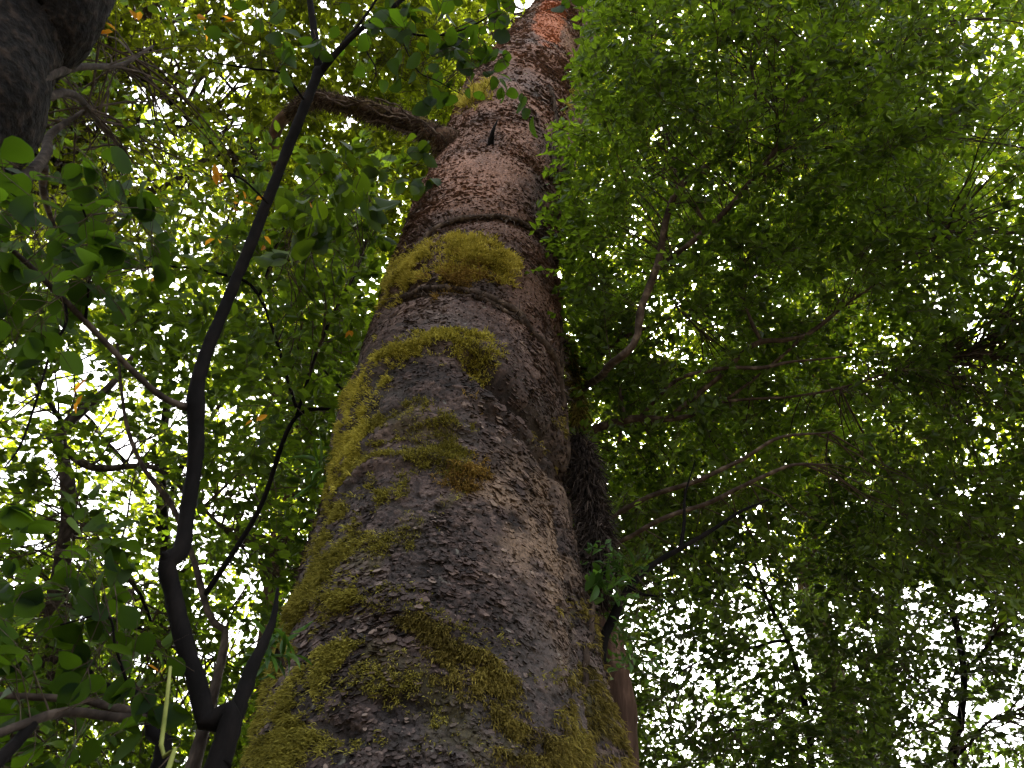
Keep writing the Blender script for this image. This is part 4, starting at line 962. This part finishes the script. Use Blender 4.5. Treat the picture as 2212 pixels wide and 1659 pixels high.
# ---- lower right trees against the sky
def right_tree(label, base, spine, branches, reg, dens, d0, d1, seed, ll=.066, mats=None):
    global SKEL
    SKEL = []
    p = pix(*base)
    t = thing('slender_forest_tree', (p[0], p[1], 0), label, 'tree', 'slender trees against the sky on the right')
    limb3('trunk', [(p[0], p[1] + .1, -.1, base[3] * 1.3 if len(base) > 3 else .1), (p[0], p[1], p[2] * .6, .07)] + [(*pix(x, y, d), r) for x, y, d, r in spine], B_DARK, t, 10, 70)
    for pts in branches: limb('branch', pts, B_DARK, t, 7, 36, .18, None, .06)
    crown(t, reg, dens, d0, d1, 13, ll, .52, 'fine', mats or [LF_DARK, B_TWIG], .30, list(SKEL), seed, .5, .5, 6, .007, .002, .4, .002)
low = lambda X, Y: np.clip((Y - 1000) / 220, 0, 1)
right_tree('slender tree with sparse dark leaves against the sky in the bottom right corner', (2068, 1700, 7.0), [(2068, 1700, 7.0, 0.0310), (2075, 1560, 7.1, 0.0279), (2082, 1456, 7.2, 0.0248), (2060, 1330, 7.4, 0.0217), (2008, 1190, 7.6, 0.0186), (1960, 1080, 7.9, 0.0136), (1930, 900, 8.3, 0.0074)],
           [[(2082, 1456, 7.2, 0.0155), (2140, 1380, 7.2, 0.0112), (2200, 1250, 7.3, 0.0074), (2280, 1180, 7.4, 0.0037)], [(2060, 1330, 7.4, 0.0136), (1960, 1260, 7.3, 0.0099), (1880, 1230, 7.2, 0.0062), (1800, 1180, 7.2, 0.0037)], [(2075, 1560, 7.1, 0.0124), (2000, 1480, 7.0, 0.0093), (1930, 1440, 7.0, 0.0050)], [(2068, 1640, 7.05, 0.0124), (2170, 1540, 7.0, 0.0087), (2290, 1500, 7.0, 0.0050)]],
           lambda X, Y: low(X, Y) * np.clip((X - 1780) / 160, 0, 1), 1.35, 6.0, 8.4, 8)
right_tree('slender fine-leaved tree low on the right, nearest the mossy trunk', (1760, 1700, 6.2), [(1760, 1700, 6.2, 0.0279), (1752, 1600, 6.3, 0.0248), (1730, 1480, 6.4, 0.0223), (1700, 1380, 6.5, 0.0186), (1660, 1300, 6.7, 0.0149), (1620, 1180, 6.9, 0.0099), (1600, 1040, 7.2, 0.0050)],
           [[(1752, 1600, 6.3, 0.0124), (1820, 1480, 6.3, 0.0087), (1900, 1400, 6.4, 0.0050)], [(1700, 1380, 6.5, 0.0136), (1600, 1400, 6.3, 0.0087), (1500, 1420, 6.2, 0.0062), (1420, 1480, 6.2, 0.0037)], [(1660, 1300, 6.7, 0.0112), (1570, 1250, 6.6, 0.0074), (1480, 1240, 6.5, 0.0043)], [(1730, 1480, 6.4, 0.0124), (1650, 1560, 6.2, 0.0087), (1550, 1590, 6.1, 0.0050)]],
           lambda X, Y: low(X, Y) * np.clip((1930 - X) / 160, 0, 1) * np.clip((X - 1330) / 50, 0, 1), 1.5, 5.2, 7.4, 9)

# ---- far crowns low on both sides
def far_tree(label, x, d, reg, dens, d0, d1, mats, seed, shape, ll):
    global SKEL
    SKEL = []
    p = pix(x, 1650, d)
    t = thing('far_forest_tree', (p[0], p[1], 0), label, 'tree')
    limb3('trunk', [(p[0], p[1], -.1, .2), (p[0] + .1, p[1], p[2] * .6, .16), (*p, .13), (*pix(x + 30, 1300, d + .6), .10), (*pix(x + 20, 1000, d + 1.3), .07), (*pix(x + 50, 700, d + 2.2), .03)], B_DARK, t, 9, 50)
    for k, (dx, dy) in enumerate(((-200, -250), (210, -200), (-160, -420), (180, -480))):
        limb('branch', [(x + 30, 1350 - 90 * k, d + .6 + .2 * k, .05), (x + 30 + dx * .6, 1350 - 90 * k + dy * .4, d + .8 + .2 * k, .035), (x + 30 + dx * 1.3, 1350 - 90 * k + dy * .8, d + 1 + .3 * k, .012)], B_DARK, t, 7, 30, .18, None, .1)
    crown(t, reg, dens, d0, d1, 12, ll, .58, shape, mats, .38, list(SKEL), seed, .7, 1.2, 8, .014, .004, .45, .004)
far_tree('far tree with light leaves low on the left, behind the thin-crowned tree', 330, 11, lambda X, Y: np.clip((Y - 620) / 200, 0, 1) * np.clip((1000 - X) / 100, 0, 1), .6, 9.5, 13, [LF_YEL, B_TWIG], 21, 'ovate', .11)
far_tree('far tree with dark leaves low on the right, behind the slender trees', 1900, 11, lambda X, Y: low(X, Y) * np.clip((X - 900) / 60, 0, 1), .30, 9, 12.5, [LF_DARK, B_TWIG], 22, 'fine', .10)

# ---- thin woody vine arching off to the right beside the trunk
vq = [(1306, 1720, 3.35, .024), (1302, 1600, 3.4, .023), (1298, 1480, 3.45, .022), (1302, 1390, 3.5, .022), (1322, 1340, 3.55, .020), (1360, 1270, 3.65, .018), (1410, 1220, 3.75, .014), (1460, 1190, 3.8, .012), (1530, 1150, 3.9, .010), (1600, 1105, 4.0, .007), (1660, 1080, 4.1, .004)]
v0 = pix(1306, 1720, 3.35)
SKEL = []
vine = thing('woody_vine', (v0[0], v0[1], 0), 'dark woody vine beside the mossy trunk, arching off to the right', 'vine')
limb3('stem', [(v0[0] - .02, v0[1] + .05, -.05, .03), (v0[0] + .03, v0[1], v0[2] * .5, .027)] + [(*pix(*p[:3]), p[3]) for p in vq], B_DARK, vine, 12, 130, .2)
limb('side_stem', [(1362, 1268, 3.65, .009), (1385, 1283, 3.63, .008), (1420, 1288, 3.6, .003)], B_DARK, vine, 7, 20)
limb('side_stem', [(1470, 1185, 3.82, .010), (1478, 1130, 3.9, .008), (1480, 1070, 4.0, .006), (1500, 1000, 4.1, .003)], B_DARK, vine, 7, 24)
bag = Bag(); C = pix(rng.uniform(1290, 1380, 40), rng.uniform(1180, 1450, 40), rng.uniform(3.45, 3.8, 40))
sprays(bag, C, rng.normal(0, 1, C.shape), rng.uniform(.08, .16, 40), 9, .04, .5, 'fine', .6, .0012)
connectors(bag, C, SKEL, 1, .003, .001); bag.build('foliage', [LF_EPI, B_TWIG], vine, False)

# ---- dark hairy root clump on the right side
def clump(name, label, cat, pts, n, ln, mat, droop=1.2, blobr=.07):
    c = np.array([[x, y, d] for x, y, d in pts], float); P_ = pix(c[:, 0], c[:, 1], c[:, 2])
    t = thing(name, P_[-1], label, cat)
    s_ = spline(P_, 40)
    r = blobr * np.sin(np.linspace(.12, np.pi - .12, 40)) ** .5 * (1 + .4 * fbm(s_ * 8, 2, 190)); r[0] = r[-1] = .003
    V, Fq = tubes(s_, r, 22, .5); mesh_obj('root_core', V, [Fq], B_LEAN, t)
    k = rng.integers(1, 39, n); nn_ = norm(rng.normal(0, 1, (n, 3)) + np.array([0, -.4, 0]))
    b = Bag(); strands(b, s_[k] + nn_ * r[k][:, None] * 1.02, nn_, ln * rng.uniform(.4, 1.5, n), droop, .0028, rng.random(n) ** 1.6)
    b.build('rootlets', mat, t, False)
clump('root_clump', 'dark shaggy clump of dead roots hanging at the right side of the mossy trunk', 'root clump', [(1248, 940, 4.35), (1262, 1020, 4.2), (1278, 1100, 4.05), (1290, 1180, 3.9), (1285, 1250, 3.8), (1278, 1290, 3.7)], 9000, .085, ROOTY, 1.3, .055)
clump('moss_beard', 'pale yellowish hanging moss on the right edge of the trunk', 'hanging moss', [(1222, 720, 5.5), (1238, 800, 5.2), (1248, 860, 5.0), (1252, 930, 4.8)], 2600, .09, MOSS_B, 1.6, .014)

# ---- small plants growing on the bark
def epiphyte(x, y, d, n, ln, label, wr=.16, mat=LF_EPI, spread=.8):
    c = pix(x, y, d)
    t = thing('perching_plant', c, label, 'plant', 'small plants growing on the big trunk')
    b = Bag(); k = n
    D = norm(rng.normal(0, spread, (k, 3)) + np.array([0, -.5, -.15])); N_ = norm(np.array([0, 0, 1]) + rng.normal(0, .4, (k, 3))); N_ = norm(N_ - D * np.sum(N_ * D, 1, keepdims=True))
    leaves(b, c + rng.normal(0, .03, (k, 3)), D, N_, ln * rng.uniform(.5, 1.3, k), wr, 'broad', rng.random(k))
    b.build('foliage', LF_EPI, t)
    V, Fq = tubes(np.stack([c + np.array([0, .12, .02]), c + np.array([0, .05, .0]), c]), np.array([.012, .014, .004]), 7); mesh_obj('stem', V, [Fq], B_VINE, t)
epiphyte(598, 1402, 2.75, 34, .10, 'grassy plant on the left edge of the trunk beside the second dark stem')
epiphyte(704, 1010, 3.9, 34, .15, 'drooping ferny plant at the left edge of the trunk', .1)
epiphyte(1300, 1270, 3.5, 26, .08, 'small bright green plant right of the trunk, near the bend of the woody vine', .35)
epiphyte(1335, 1235, 3.6, 26, .10, 'spiky green plant right of the trunk, above the bend of the woody vine', .12)
epiphyte(1150, 447, 6.6, 30, .14, 'little dark plant on the trunk just above the thin arched root', .25)
# ---- hanging green stalk
hq = [(368, 1440, 2.0, .003), (362, 1500, 1.97, .0042), (352, 1580, 1.93, .0045), (345, 1640, 1.9, .0048), (342, 1720, 1.86, .005)]
h0 = pix(342, 1720, 1.86)
st = thing('green_stalk', (h0[0], h0[1], 0), 'thin pale green stalk standing at the bottom left, in front of the slim dark tree', 'plant')
limb3('stem', [(h0[0], h0[1], 0, .006), (h0[0] + .01, h0[1], h0[2] * .5, .0055)] + [(*pix(*p[:3]), p[3]) for p in hq[::-1]], G_STEM, st, 8, 60)
